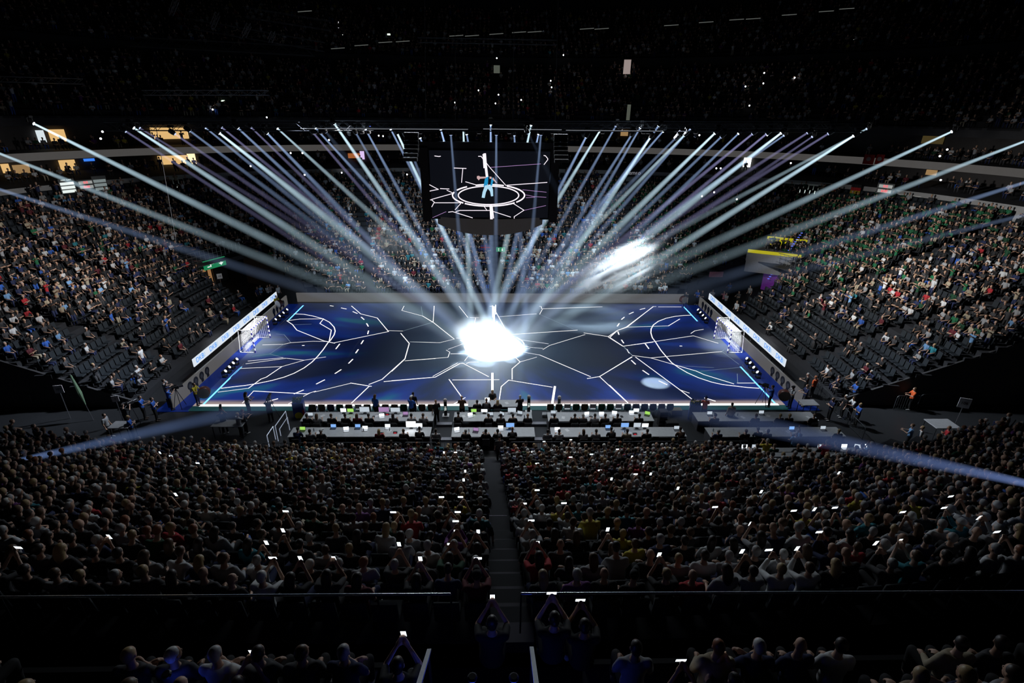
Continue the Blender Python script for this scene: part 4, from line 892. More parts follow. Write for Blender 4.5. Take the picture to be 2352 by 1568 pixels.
# low beams sweeping the press area
lamp('lamp beyond the south-west corner sending a wide faint beam over the entrance', ony(-120, 1095, -24), Vector((-6, -5.5, .3)), .34, .75, (.3, .48, 1.), 1.0, 1500, grp=None)
lamp('added fill lamp on the front truss whitening the middle of the court', ony(745, 298, TF), Vector((0, -1.0, .05)), .08, 2.3, BLU, .9, 1300000, grp=None)  # lamp added to whiten the court centre
lamp('lamp beyond the south-east corner sending a wide faint beam over the desks', ony(2450, 1130, -33), Vector((8, -9.0, .5)), .24, .8, (.3, .45, 1.), 1.0, 900, grp=None)
lamp('lamp lighting the pale oval pool on the east half of the court', ony(1210, 300, -5), onz(1505, 880), .03, 1., BLU, 1., 160000, grp=None)
for k, (px, py, y, tx, ty) in enumerate([(1990, 292, -4.4, 0, 0)]): pass
# small work lights and strobes below the truss
q = MB(); q.lathe([(.13, .05), (.16, 0), (.15, -.12)], n=14); sp_h = q.mesh('housing', BLACK); q = MB(); q.lathe([(.12, -.122), (.12, -.128)], n=14); sp_l = q.mesh('lens', glow('lens_grey', (.8, .8, .85), .5))
for k, px in enumerate([(830), (845), (950), (964), (1100), (1170), (1270), (1288), (1480), (1490), (720), (735), (1385), (1600)]):
    P = ony(px, 289, TF)-Vector((0, 0, .35)); o = thing('flood_lamp', uniq(f"small round unlit flood lamp under the front truss, {ORD[sorted([830, 845, 950, 964, 1100, 1170, 1270, 1288, 1480, 1490, 720, 735, 1385, 1600]).index(px)]} from the west"), 'stage lamp', P, 0, 'flood lamps under the front truss')
    put('housing', sp_h, o); put('lens', sp_l, o)
st = glow('strip_white', (.85, .92, 1.), 1.6)
for k, (x0, x1, y) in enumerate([(690, 1075, 295), (1110, 1290, 296), (1300, 1520, 299)]):
    a, b = ony(x0, y, TF-.4), ony(x1, y+2, TF-.4); o = tag(MB().tube([a, b], .022, 6).obj('light_tube', glow('strip_dim', (.7, .75, .85), .25)), uniq(f"thin pale light line along the front truss, {ORD[k]} from the west"), 'light tube')
# blue-white speaker arrays beside the cube
for k, (px, py) in enumerate([(945, 308), (1288, 312)]):
    P = ony(px, py, TF-.6); o = thing('speaker_array', f"curved black line array speaker {'west' if k == 0 else 'east'} of the video cube", 'speaker', P)
    for j in range(7): MB().rbox((0, -.03*j*j, -.24*j), (.9, .45, .22), .02, m=0).obj('speaker_cabinet', mat('array_black', (.015, .015, .017), .9), o)

# ------------------------------------------------------------------ video cube
cw, ch = 8.9, 5.6; a = ony(985, 345, -4.4); b = ony(1258, 500, -4.4); zt, zb = a.z, b.z; xc = (a.x+b.x)/2; cw = b.x-a.x
cube = thing('video_cube', 'big black hanging video cube with dancer on screen, over the middle of the court', 'scoreboard', (xc, 0, zb)); H = zt-zb
q = MB(); q.box((0, 0, H/2), (cw+.5, 8.6, H+.3)); q.obj('housing', mat('cube_black', (.012, .012, .014), .5), cube)
q = MB()
for s in (-1, 1): q.box((s*(cw/2+.35), -4.35, H/2), (.55, .35, H+.6))
q.box((0, -4.35, H+.35), (cw+1.2, .35, .35)); q.obj('frame', mat('cube_frame', (.035, .033, .036), .5), cube)
prof = [(.5*(cw-.6), 0), (.5*(cw-.6), -.5), (.44*(cw-.6), -.95), (.3*(cw-.6), -1.25)]
q = MB(); v = []; f = []; n_ = 25
for z, ins in ((0, 0), (-.75, .15)):
    for k in range(n_):
        u = -1+2*k/(n_-1); v.append((u*(cw/2-.35+0), -4.2+.0-(.9*(1-u*u)), z-(.35*(1-u*u) if z else 0)+(.25*abs(u)**3 if z else 0)))
for k in range(n_-1): f.append((k, k+1, n_+k+1, n_+k))
v2 = [(x, 3.5, z) for x, y, z in v]; kk = len(v); v += v2; f += [(kk+k+1, kk+k, kk+n_+k, kk+n_+k+1) for k in range(n_-1)]; f += [(n_+k, n_+k+1, kk+n_+k+1, kk+n_+k) for k in range(n_-1)]; f += [(0, n_, kk+n_, kk), (n_-1, kk+n_-1, kk+2*n_-1, 2*n_-1)]
q.add(v, f); q.obj('lower_ring_screen', glow('ring_grey', (.6, .55, .56), .028), cube, label='dim grey curved screen below the main screens')
scr = MB().box((0, -4.4, H/2), (cw, .1, H)).obj('screen', glow('screen_black', (.25, .3, .5), .012), cube, label='near black screen showing white lines and a dancer')
def sc(px, py, e=0.):    # a point of the screen picture, in the cube's own frame
    p = ony(960+px/5.6, 280+py/5.6, -4.4); return Vector((p.x-xc, -4.46-e, p.z-zb))
def sline(mb, s, wd, m=0, e=0):
    P = [sc(*map(float, c.split(',')), e) for c in s.split()]
    for a, b in zip(P, P[1:]):
        t = (b-a).normalized(); n_ = Vector((-t.z, 0, t.x))*wd*.3; t = t*wd*.3; mb.quad(a-t-n_, b+t-n_, b+t+n_, a-t+n_, m)
q = MB(); wv = glow('screen_white', (1., .9, 1.), 1.1); pk = glow('screen_pink', (.7, .4, .85), .7)
for s in '218,436 268,443 290,440|467,591 619,597|577,600 562,775|780,441 812,441 930,590 1132,816|615,768 756,810|143,802 262,865 150,887|290,855 400,860|375,877 458,915 180,993|155,1000 178,1000 212,1030 180,1088|220,1037 563,1037|550,1047 480,1125|395,1157 445,1150 700,1230|490,1150 540,1135 930,1136 1190,1220|852,1085 885,1130|1232,1050 1363,1133 1238,1215 1238,1235|1620,430 1640,435 1668,470 1668,485 1622,545|1142,812 1658,776'.split('|'): sline(q, s, .075)
for s, w_ in (('860,420 870,550 888,695', .28), ('838,420 850,585', .12), ('938,1085 945,1235', .3), ('955,1090 972,1230', .12)): sline(q, s, w_)
for s in '935,583 1578,538|1345,870 1650,902|1380,935 1500,958 1648,967|1390,972 1500,966|1370,1133 1643,1073|190,1228 362,1152'.split('|'): sline(q, s, .04, 1)
for rx, ry, wd, segs in ((388, 118, .12, [(0, 360)]), (462, 138, .15, [(-38, 58), (-120, -45), (66, 92), (98, 110), (128, 150), (165, 178), (184, 224), (230, 262)])):
    for a0, a1 in segs:
        P = [f"{908+rx*math.cos(math.radians(a)):.1f},{942-ry*math.sin(math.radians(a)):.1f}" for a in np.linspace(a0, a1, max(5, int((a1-a0)/6)))]; sline(q, ' '.join(P), wd)
q.obj('picture_lines', [wv, pk], cube)
q = MB()
def poly(s, m): q.add([sc(*map(float, c.split(',')), .02+.004*m) for c in s.split()], [tuple(range(len(s.split())))], m)
poly('860,735 885,705 915,702 905,760 890,830 862,850 845,825', 0); poly('940,735 965,708 975,740 960,790 948,840 930,820 925,770', 0); poly('905,705 945,715 935,800 900,810', 1)
poly('862,815 905,808 900,850 875,900 858,975 820,970 832,900', 2); poly('905,808 950,815 965,870 968,950 940,955 928,890 895,850', 2)
poly('880,702 870,722 800,728 782,748 758,720 760,695 785,690 800,702', 3); poly('920,700 950,705 948,728 922,728', 3); poly('968,712 1022,785 1010,785 955,735', 3); poly('818,962 848,962 842,980 818,980', 1); poly('940,945 975,948 982,965 940,962', 1)
q.obj('dancer_picture', [glow('pic_blue', (.02, .35, .7), .8), glow('pic_dark', (.05, .06, .1), .1), glow('pic_jeans', (.5, .8, 1.), .9), glow('pic_skin', (.75, .5, .5), .8)], cube, label='dancer in blue shirt and pale jeans bending forward on the screen')
# ------------------------------------------------------------------ press desks and what is on them
TOP = mat('desk_top', (.46, .48, .5), .5); PALE = mat('desk_side', (.12, .12, .13), .7)
def desk(label, px0, px1, pyb, pyf, z=.75, zf=0.):
    a, b, c = onz(px0, pyb, z), onz(px1, pyb, z), onz(px0, pyf, z); x0, x1, y1, y0 = a.x, b.x, a.y, c.y; W = x1-x0; Dp = y1-y0
    t = thing('press_desk', label, 'desk', ((x0+x1)/2, (y0+y1)/2, zf)); h = z-zf
    MB().rbox((0, 0, h-.02), (W, Dp, .04), .01).obj('desk_top', TOP, t); MB().box((0, Dp/2-.04, h*.5), (W-.1, .03, h-.08)).obj('front_panel', PALE, t)
    n = max(2, round(W/1.8)+1)
    for k in range(n):
        x = -W/2+.06+k*(W-.12)/(n-1); MB().box((x, 0, (h-.04)/2), (.05, Dp*.9, h-.04)).obj('leg', PALE, t)
    return x0, x1, y0, y1, z
DK = {}
for key_, lb, x0, x1, yb, yf, z, zf in [
    ('C0', 'short white officials desk closest to the court, in front of the glowing midline', 1076, 1189, 918, 934, .78, 0), ('A1', 'long white press desk in the front row west of the officials', 702, 999, 946, 967, .75, 0), ('A2', 'long white press desk in the second row, west block', 674, 992, 981, 1003, .75, 0),
    ('C1', 'white press desk in the front row of the centre block', 1044, 1221, 946, 967, .75, 0), ('C2', 'white press desk in the second row of the centre block', 1039, 1227, 981, 1003, .75, 0), ('D1', 'white press desk in the front row, just east of the centre block', 1256, 1493, 946, 967, .75, 0),
    ('D2', 'long white press desk in the second row, just east of the centre block', 1263, 1566, 981, 1003, .75, 0), ('E1', 'long dim desk in the front row at the east end', 1590, 1862, 946, 967, .75, 0), ('E2', 'long dim desk in the second row at the east end', 1618, 1922, 981, 1003, .75, 0),
    ('E3', 'dark desk with open laptops in the third row, east end', 1674, 2035, 1028, 1038, 1.6, .84), ('E4', 'empty narrow dark desk behind the laptop desk, east end', 1694, 2185, 1039, 1049, 2.02, 1.27)]:
    DK[key_] = desk(lb, x0, x1, yb, yf, z, zf)
nm_d = {'C0': 'officials desk', 'A1': 'west front desk', 'A2': 'west second desk', 'C1': 'centre front desk', 'C2': 'centre second desk', 'D1': 'front desk east of centre', 'D2': 'second desk east of centre', 'E1': 'far east front desk', 'E2': 'far east second desk', 'E3': 'far east laptop desk', 'E4': 'narrow dark desk'}
SCRW = glow('scr_white', (.85, .93, 1.), 1.8); SCRB = glow('scr_blue', (.25, .5, 1.), .9); SCRG = glow('scr_green', (.45, .9, .15), .8); SCRS = glow('scr_soft', (.7, .8, .9), .7); SCRX = glow('scr_bright', (.95, .98, 1.), 7.); SCRM = glow('scr_mixed', (.6, .35, .7), .6)
q = MB(); q.rbox((0, 0, .012), (.35, .24, .02), .006); lap_b = q.mesh('keyboard_base', DARK); lap_w = q.mesh('keyboard_base', mat('laptop_silver', (.5, .5, .52), .35, .6))
q = MB(); q.box((0, .13, .13), (.35, .012, .23), R=Matrix.Rotation(-.18, 3, 'X')); lap_l = q.mesh('lid', DARK); SL = {}
def scrm(w_, h_, y, z, m, tilt):
    k = (w_, h_, m.name)
    if k not in SL: SL[k] = MB().box((0, y, z), (w_, .004, h_), R=Matrix.Rotation(tilt, 3, 'X')).mesh('screen', m)
    return SL[k]
ctn = {}
def nth(k): ctn[k] = ctn.get(k, 0)+1; return ORD[ctn[k]-1]
def laptop(dk, px, py, m, rz=0., what='lit laptop'):
    x0, x1, y0, y1, z = DK[dk]; P = onz(px, py, z); P.y = min(max(P.y, y0+.14), y1-.16)
    o = thing('laptop', uniq(f'{what}, {nth(("lap", dk))} laptop from west, {nm_d[dk]}'), 'laptop', (P.x, P.y, z), rz)
    put('keyboard_base', lap_w if m in (SCRW,) else lap_b, o); put('lid', lap_l, o); put('screen', scrm(.32, .2, .12, .13, m, -.18), o); return o
def monitor(dk, px, py, m, w_=.5, h_=.3, what='bright monitor'):
    x0, x1, y0, y1, z = DK[dk]; P = onz(px, py, z+.2); P.y = y1-.16
    o = thing('monitor', uniq(f'{what}, {nth(("mon", dk))} monitor from west, {nm_d[dk]}'), 'monitor', (P.x, P.y, z))
    MB().rbox((0, 0, .01), (.22, .16, .02), .006).obj('foot', BLACK, o); MB().tube([(0, .03, .01), (0, .03, .2)], .018, 6).obj('neck', BLACK, o)
    MB().box((0, 0, .12+h_/2), (w_+.03, .035, h_+.03)).obj('casing', BLACK, o); MB().box((0, -.02, .12+h_/2), (w_, .006, h_)).obj('screen', m, o)
for a in [('A1', 712, 957, SCRS, 0, 'pale screened laptop'), ('A1', 877, 959, SCRW, .2, 'bright white laptop'), ('A1', 931, 955, SCRM, 0, 'violet screened laptop'), ('A2', 694, 990, SCRG, 0, 'green screened laptop'), ('A2', 765, 984, SCRB, 0, 'blue screened laptop'), ('A2', 795, 990, SCRW, .15, 'bright white laptop'), ('A2', 821, 984, SCRB, 0, 'dark laptop with small blue glow'),
          ('A2', 838, 988, SCRW, 0, 'small white laptop'), ('A2', 890, 983, SCRW, 0, 'bright upright laptop'), ('A2', 963, 986, SCRS, 0, 'white tablet screen'), ('C0', 1119, 922, SCRW, 0, 'white lit laptop'), ('C1', 1081, 957, SCRW, .3, 'tilted white laptop'), ('C1', 1127, 956, SCRS, 0, 'cream screened laptop'), ('C1', 1151, 955, SCRS, -.5, 'turned pale laptop'), ('C1', 1193, 953, SCRS, -.3, 'tilted pale laptop'),
          ('C2', 1050, 991, SCRW, .25, 'bright white laptop'), ('C2', 1092, 992, SCRM, -.2, 'colourful screened laptop'), ('C2', 1150, 987, SCRW, 0, 'white laptop'), ('D1', 1271, 952, SCRS, 0, 'pale laptop'), ('D1', 1349, 955, SCRW, .2, 'white laptop'), ('D1', 1382, 955, SCRW, 0, 'white laptop'), ('D1', 1411, 953, SCRW, -.2, 'white laptop'), ('D1', 1451, 952, SCRW, 0, 'white laptop'), ('D1', 1486, 954, SCRG, -.4, 'turned green screened laptop'),
          ('D2', 1280, 991, SCRW, 0, 'white laptop'), ('D2', 1397, 986, SCRB, 0, 'dark laptop with blue glow'), ('D2', 1555, 988, SCRS, 0, 'small pale laptop'), ('E1', 1631, 954, SCRS, 0, 'pale laptop'), ('E1', 1750, 952, SCRS, 0, 'cream laptop'), ('E2', 1820, 989, SCRB, 0, 'blue screened laptop'), ('E2', 1892, 988, SCRS, 0, 'thin pale laptop'),
          ('E3', 1710, 1030, SCRW, 0, 'pale lit laptop'), ('E3', 1733, 1029, SCRS, 0, 'greenish lit laptop'), ('E3', 1884, 1029, SCRS, 0, 'small white laptop'), ('E3', 1940, 1030, SCRW, 0, 'white lit laptop'), ('E3', 1970, 1031, SCRS, -.3, 'tilted white laptop'), ('E3', 1986, 1030, SCRW, 0, 'white lit laptop')]: laptop(*a)
for a in [('A1', 785, 950, SCRW, .36, .26, 'tilted white monitor'), ('A1', 803, 947, SCRG, .4, .24, 'monitor with greenish picture'), ('A1', 836, 946, SCRS, .62, .36, 'wide grey blue monitor'), ('A1', 881, 945, SCRM, .66, .34, 'monitor divided in small pictures'), ('A1', 908, 943, SCRS, .6, .3, 'wide pale monitor'), ('A2', 945, 974, SCRX, .58, .4, 'glaring white monitor'), ('A2', 961, 983, SCRW, .4, .26, 'white monitor beside the glaring one'),
          ('C1', 1088, 947, SCRG, .34, .22, 'green and yellow monitor'), ('C1', 1112, 949, SCRW, .4, .2, 'white low monitor'), ('C1', 1176, 948, SCRS, .52, .3, 'large pale monitor'), ('C2', 1172, 985, SCRB, .5, .3, 'blue glowing monitor'), ('D2', 1438, 985, SCRB, .48, .3, 'blue glowing monitor'), ('D2', 1467, 986, SCRS, .44, .3, 'tilted pale monitor'), ('D2', 1487, 989, SCRW, .4, .26, 'white monitor'), ('D1', 1466, 953, SCRW, .36, .24, 'white monitor')]: monitor(*a)
# papers, bottles and telephones lying on the desks
q = MB().box((0, 0, .003), (.21, .297, .004)).mesh('sheet', mat('paper', (.75, .76, .78), .8)); q2 = MB().rbox((0, 0, .02), (.16, .2, .04), .012).mesh('telephone', BLACK)
bt = MB().lathe([(.03, 0), (.033, .02), (.033, .15), (.014, .19), (.014, .22)], n=10).mesh('bottle', mat('bottle_clear', (.35, .4, .45), .15))
for dk in DK:
    x0, x1, y0, y1, z = DK[dk]
    for k in range(max(2, int((x1-x0)/1.4))):
        x = x0+.3+(x1-x0-.6)*rng.random(); y = y0+(y1-y0)*rng.uniform(.35, .7); w_ = ['paper_sheet', 'water_bottle', 'telephone', 'notebook'][int(rng.integers(4))]
        me = {'paper_sheet': q, 'water_bottle': bt, 'telephone': q2, 'notebook': q}[w_]
        o = put(w_, me, None, (x, y, z), rng.uniform(-.7, .7)); tag(o, uniq(f"{dict(paper_sheet='white sheet of paper', water_bottle='clear water bottle', telephone='black desk telephone', notebook='pale open notebook')[w_]} lying on the {nm_d[dk]}, {nth((w_, dk))} such" if w_ != 'water_bottle' else f"clear water bottle standing on the {nm_d[dk]}, {nth((w_, dk))} such"), w_.split('_')[-1], 'things lying on the press desks')
# small red digit boxes
for px, py, dk in [(908, 994, 'A2'), (878, 996, 'A2'), (890, 952, 'A1'), (1458, 997, 'D2')]:
    P = onz(px, py, DK[dk][4]); o = thing('timer_box', uniq(f'small timer with red digits, {nth(("tm", dk))} from the east on the {nm_d[dk]}'), 'timer', P)
    MB().rbox((0, 0, .05), (.26, .1, .1), .015).obj('case', BLACK, o); lettering('0:00', .09, glow('digit_red', (1., .03, .06), 1.6), o, (0, -.052, .05), (PI/2-.5, 0, 0))
# ---- people at the desks
q = MB(); q.rbox((0, 0, .44), (.44, .42, .05), .02); oc_s = q.mesh('seat', BLACK); q = MB(); q.box((0, -.22, .7), (.42, .04, .42)); oc_b = q.mesh('backrest', BLACK); oc_l = [MB().tube([(x, y, 0), (x, y, .43)], .014, 5).mesh('leg', DARK) for x, y in ((-.19, -.18), (.19, -.18), (-.19, .18), (.19, .18))]
def chair(label, P, rz=0, grp='desk chairs'):
    o = thing('desk_chair', label, 'chair', P, rz, grp); put('seat', oc_s, o); put('backrest', oc_b, o)
    for m in oc_l: put('leg', m, o)
def worker(dk, px, top, hair, style='hair', kind='sit_work', desc='', wear='shirt', yaw=0.):
    x0, x1, y0, y1, z = DK[dk]; zf = {'E3': .86, 'E4': 1.27}.get(dk, 0.); P = onz(px, 0, 0) if 0 else ony(px, 985, y0-.42); a = onz(px, 1000, zf+1.0); x = ony(px, topx((0, y0-.24, zf+1.))[1], y0-.24).x
    i_ = nth(('wk', dk)); lb = uniq(f'{desc}, {top} top, {i_} person from west, {nm_d[dk]}')
    person(lb, kind, (x, y0-.24, zf), yaw, top, hair, 'black', style, wear, None, 1.08)
    chair(uniq(f'black chair under the {i_} person from west, {nm_d[dk]}'), (x, y0-.26, zf), yaw)
for a in [('A1', 705, 'black', 'dark', 'hair', 'sit_work', 'dark figure'), ('A1', 728, 'light grey', 'brown', 'long_hair', 'sit_work', 'long-haired person'), ('A1', 761, 'black', 'brown', 'hair', 'sit_work', 'short-haired person'), ('A1', 793, 'black', 'dark', 'hair', 'sit_work', 'dim person'), ('A1', 820, 'maroon', 'brown', 'long_hair', 'sit_work', 'long-haired person'), ('A1', 847, 'black', 'dark', 'hair', 'sit_work', 'dark-haired person'),
          ('A1', 903, 'dark grey', 'dark', 'long_hair', 'sit_work', 'broad person'), ('A1', 945, 'light grey', 'dark', 'hair', 'sit_work', 'smoke-lit person'), ('A1', 972, 'light grey', 'brown', 'hair', 'sit_work', 'person'),
          ('A2', 680, 'navy', 'dark', 'hair', 'sit_lean', 'leaning person'), ('A2', 712, 'light grey', 'dark', 'hair', 'sit_work', 'person with headset'), ('A2', 737, 'dark grey', 'dark', 'cap', 'sit_turn', 'cap-wearing person'), ('A2', 871, 'maroon', 'fair', 'long_hair', 'sit_work', 'fair long-haired person'), ('A2', 927, 'dark grey', 'brown', 'hair', 'sit_work', 'person before the glare'), ('A2', 962, 'black', 'dark', 'hair', 'sit_lean', 'leaning person'), ('A2', 1001, 'light grey', 'dark', 'hair', 'sit', 'person at the end'),
          ('C0', 1096, 'black', 'dark', 'hair', 'sit_work', 'short-haired person'), ('C0', 1117, 'dark grey', 'bald', 'hair', 'sit_lean', 'bald person'), ('C0', 1143, 'black', 'fair', 'long_hair', 'sit_work', 'fair long-haired person'),
          ('C1', 1052, 'black', 'dark', 'cap', 'sit_lean', 'leaning cap-wearing person'), ('C1', 1122, 'black', 'brown', 'hair', 'sit_work', 'person'), ('C1', 1150, 'dark grey', 'dark', 'hair', 'sit_turn', 'turned person'), ('C1', 1178, 'black', 'dark', 'hair', 'sit_work', 'broad person'), ('C1', 1212, 'black', 'bald', 'hair', 'sit', 'bald person'),
          ('C2', 1070, 'black', 'grey', 'hair', 'sit_work', 'grey-haired person'), ('C2', 1116, 'black', 'dark', 'hair', 'sit_work', 'person'), ('C2', 1143, 'black', 'dark', 'hair', 'sit_work', 'dark-haired person'), ('C2', 1177, 'black', 'bald', 'hair', 'sit_lean', 'bald person'),
          ('D1', 1273, 'black', 'dark', 'hair', 'sit_work', 'person'), ('D1', 1320, 'black', 'dark', 'hair', 'sit_work', 'person'), ('D1', 1339, 'dark grey', 'grey', 'hair', 'sit_work', 'grey-haired person'), ('D1', 1366, 'light grey', 'dark', 'hair', 'sit_work', 'person'), ('D1', 1390, 'dark grey', 'dark', 'hair', 'sit_work', 'person'), ('D1', 1418, 'black', 'dark', 'hair', 'sit_work', 'person'), ('D1', 1468, 'black', 'dark', 'hair', 'sit_work', 'person with headset'),
          ('D2', 1258, 'light grey', 'dark', 'hair', 'sit_turn', 'turned person'), ('D2', 1284, 'white', 'dark', 'hair', 'sit_work', 'person'), ('D2', 1340, 'light grey', 'brown', 'long_hair', 'sit_work', 'long-haired person'), ('D2', 1369, 'light grey', 'dark', 'hair', 'sit_work', 'person'), ('D2', 1406, 'black', 'dark', 'hair', 'sit_lean', 'dark leaning person'), ('D2', 1440, 'beige', 'dark', 'hair', 'sit_work', 'person'), ('D2', 1486, 'black', 'dark', 'hair', 'sit_work', 'person'), ('D2', 1566, 'brown', 'dark', 'hair', 'sit_lean', 'dim person'),
          ('E1', 1642, 'black', 'dark', 'cap', 'sit_work', 'cap-wearing person'), ('E1', 1735, 'black', 'brown', 'hair', 'sit_turn', 'turned person'), ('E1', 1790, 'black', 'fair', 'hair', 'sit_turn', 'fair-haired person'), ('E1', 1812, 'black', 'fair', 'hair', 'sit', 'fair-haired person'), ('E1', 1868, 'black', 'brown', 'hair', 'sit_turn', 'dim person'),
          ('E2', 1649, 'navy', 'grey', 'hair', 'sit_work', 'grey-haired person'), ('E2', 1712, 'black', 'brown', 'hair', 'sit_work', 'person'), ('E2', 1745, 'black', 'dark', 'hair', 'sit_lean', 'leaning person'), ('E2', 1762, 'black', 'dark', 'hair', 'sit_turn', 'turned person'), ('E2', 1832, 'dark grey', 'grey', 'hair', 'sit_work', 'grey-haired person'), ('E2', 1924, 'black', 'fair', 'hair', 'sit_turn', 'fair-haired person'),
          ('E3', 1677, 'dark grey', 'grey', 'hair', 'sit_work', 'grey-haired person'), ('E3', 1737, 'maroon', 'brown', 'hair', 'sit_work', 'brown-haired person'), ('E3', 1777, 'dark green', 'brown', 'hair', 'sit_work', 'person'), ('E3', 1831, 'dark grey', 'bald', 'hair', 'sit', 'bald person'), ('E3', 1852, 'beige', 'grey', 'hair', 'sit_work', 'grey-haired person'), ('E3', 1887, 'black', 'ginger', 'hair', 'sit_turn', 'ginger-haired person'), ('E3', 1925, 'dark grey', 'dark', 'hair', 'sit_lean', 'leaning person'), ('E3', 2003, 'pale blue', 'brown', 'hair', 'sit_phone', 'brown-haired person')]:
    worker(*a)
cx_ = (DK['C0'][0]+DK['C0'][1])/2-.05; person(uniq('person facing the camera on the court side of the officials desk'), 'sit_work', (cx_, DK['C0'][3]+.42, 0), PI, 'dark grey', 'fair', 'black', 'long_hair'); chair(uniq('black chair on the court side of the officials desk'), (cx_, DK['C0'][3]+.44, 0), PI)
def standing(label, px, pyfeet, top, hair, kind='stand', z=0., rz=0., style='hair', wear='shirt', legs='black', sc=1.0):
    P = onz(px, pyfeet, z); return person(uniq(label), kind, (P.x, P.y, z), rz, top, hair, legs, style, wear, None, sc)
# ---- benches of chairs with jackets
CM = mat('bench_chair_white', (.7, .72, .75), .4); JB, JG, JD = mat('jacket_brown', (.11, .085, .045), .85), mat('jacket_green', (.01, .12, .06), .8), mat('jacket_navy', (.02, .03, .1), .8)
s_ = MB().rbox((0, 0, .45), (.44, .42, .04), .015).mesh('seat', CM); b_ = MB().rbox((0, -.2, .72), (.42, .03, .3), .012).mesh('backrest', CM); l_ = [MB().tube([(x, y, 0), (x, y, .45)] if y > 0 else [(x, y, 0), (x, y, .9)], .016, 5).mesh('leg', CM) for x, y in ((-.2, -.2), (.2, -.2), (-.2, .18), (.2, .18))]
def jacket(m, w_): q = MB(); q.tube([(-.17, 0, .0), (-.2, 0, .04), (0, 0, .06), (.2, 0, .04), (.17, 0, 0)], [.04, .06, .05, .06, .04], 8); q.tube([(0, 0, .06), (0, 0, -.2), (0, .01, -.46)], [.12, .17, .15], 10); q.tube([(-.19, 0, .03), (-.22, .01, -.2), (-.2, .01, -.42)], [.055, .05, .04], 8); q.tube([(.19, 0, .03), (.22, .01, -.2), (.2, .01, -.42)], [.055, .05, .04], 8); return remeshed(q, 'jacket', [m], .02, .5, 3)
JM = [jacket(m, 0) for m in (JB, JG, JD)]
for blk, x0, x1, n in (('west', 722, 992, 14), ('east', 1263, 1535, 15)):
    for k in range(n):
        px = x0+(x1-x0)*k/(n-1); P = onz(px, 955, 0); P.y = -11.15; P.x = ony(px, 940, -11.15).x
        o = thing('bench_chair', uniq(f'white team bench chair facing the court, {ORD[k]} from the west in the {blk} bench'), 'chair', P, 0, 'team bench chairs')
        put('seat', s_, o); put('backrest', b_, o)
        for m in l_: put('leg', m, o)
        if rng.random() < .85:
            j = put('jacket', JM[int(rng.choice([0, 1, 2], p=[.4, .45, .15] if blk == 'east' else [.45, .2, .35]))], None, P+Vector((0, -.27, .84))); j.scale = (.92, .42, .9)
            tag(j, uniq(f"{j.data.materials[0].name.split('_')[1]} jacket hanging over the {ORD[k]} chair from the west, {blk} team bench"), 'jacket', 'jackets on the team bench')
# ---- planters, boxes, pillars beside the desks
PB, PY, PR = mat('planter_blue', (.01, .03, .22), .5), mat('planter_yellow', (.6, .5, .02), .5), mat('planter_red', (.5, .02, .04), .5)
LEAF = mat('leaf', (.05, .12, .02), .7); FLY = mat('flower_yellow', (.5, .42, .03), .7)
def planter(label, px, py, rz=0):
    P = onz(px, py, 0); o = thing('flower_planter', uniq(label), 'planter', P, rz); MB().rbox((0, 0, .55), (.7, .5, 1.1), .02).obj('box', PB, o)
    q = MB(); q.lathe([(.26, -.004), (.26, .004)], (-.02, -.252, .18), 18, 0, Matrix.Rotation(PI/2, 3, 'X')); q.obj('yellow_disc', PY, o); MB().box((.3, -.253, .35), (.12, .01, .5)).obj('red_bar', PR, o)
    q = MB()
    for k in range(60):
        c = Vector((rng.uniform(-.3, .3), rng.uniform(-.2, .2), 1.1+rng.uniform(.0, .2))); d = Vector((rng.normal(0, .5), rng.normal(0, .5), 1)).normalized()*.16; s = d.orthogonal().normalized()*.03
        q.add([c-s, c+s, c+d*.6+s*1.5, c+d, c+d*.6-s*1.5], [(0, 1, 2, 3, 4)])
    q.obj('leaves', LEAF, o); q = MB()
    for k in range(16): q.ell((rng.uniform(-.3, .3), rng.uniform(-.2, .2), 1.28+rng.uniform(0, .06)), .04, 7, 5)
    q.obj('blossoms', FLY, o)
planter('blue planter with yellow flowers at the west end of the benches', 690, 955, .15); planter('blue planter with plants at the east end of the benches', 1592, 960, -.3)
def pillar(label, px, py, word):
    P = onz(px, py, 0); o = thing('ball_pedestal', uniq(label), 'pedestal', P); MB().rbox((0, 0, .02), (.45, .45, .04), .01).obj('foot_plate', WHITE, o); MB().lathe([(.11, .04), (.11, 1.05), (.09, 1.1)], n=16).obj('column', BLACK, o)
    lettering(word, .2, glow('sign_white'), o, (0, -.115, .6), (PI/2, 0, 0)).rotation_euler = (PI/2, PI/2, 0)
    MB().ell((0, 0, 1.2), .13, 14, 9).obj('ball', mat('ball_pale', (.6, .55, .55), .5), o)
pillar('slim black pedestal carrying a pale ball, west of the officials desk', 1024, 954, 'HBL'); pillar('slim black pedestal carrying a pale ball, east of the officials desk', 1214, 946, 'HBL'); pillar('black pedestal among the east team bench chairs', 1283, 947, 'HBL')
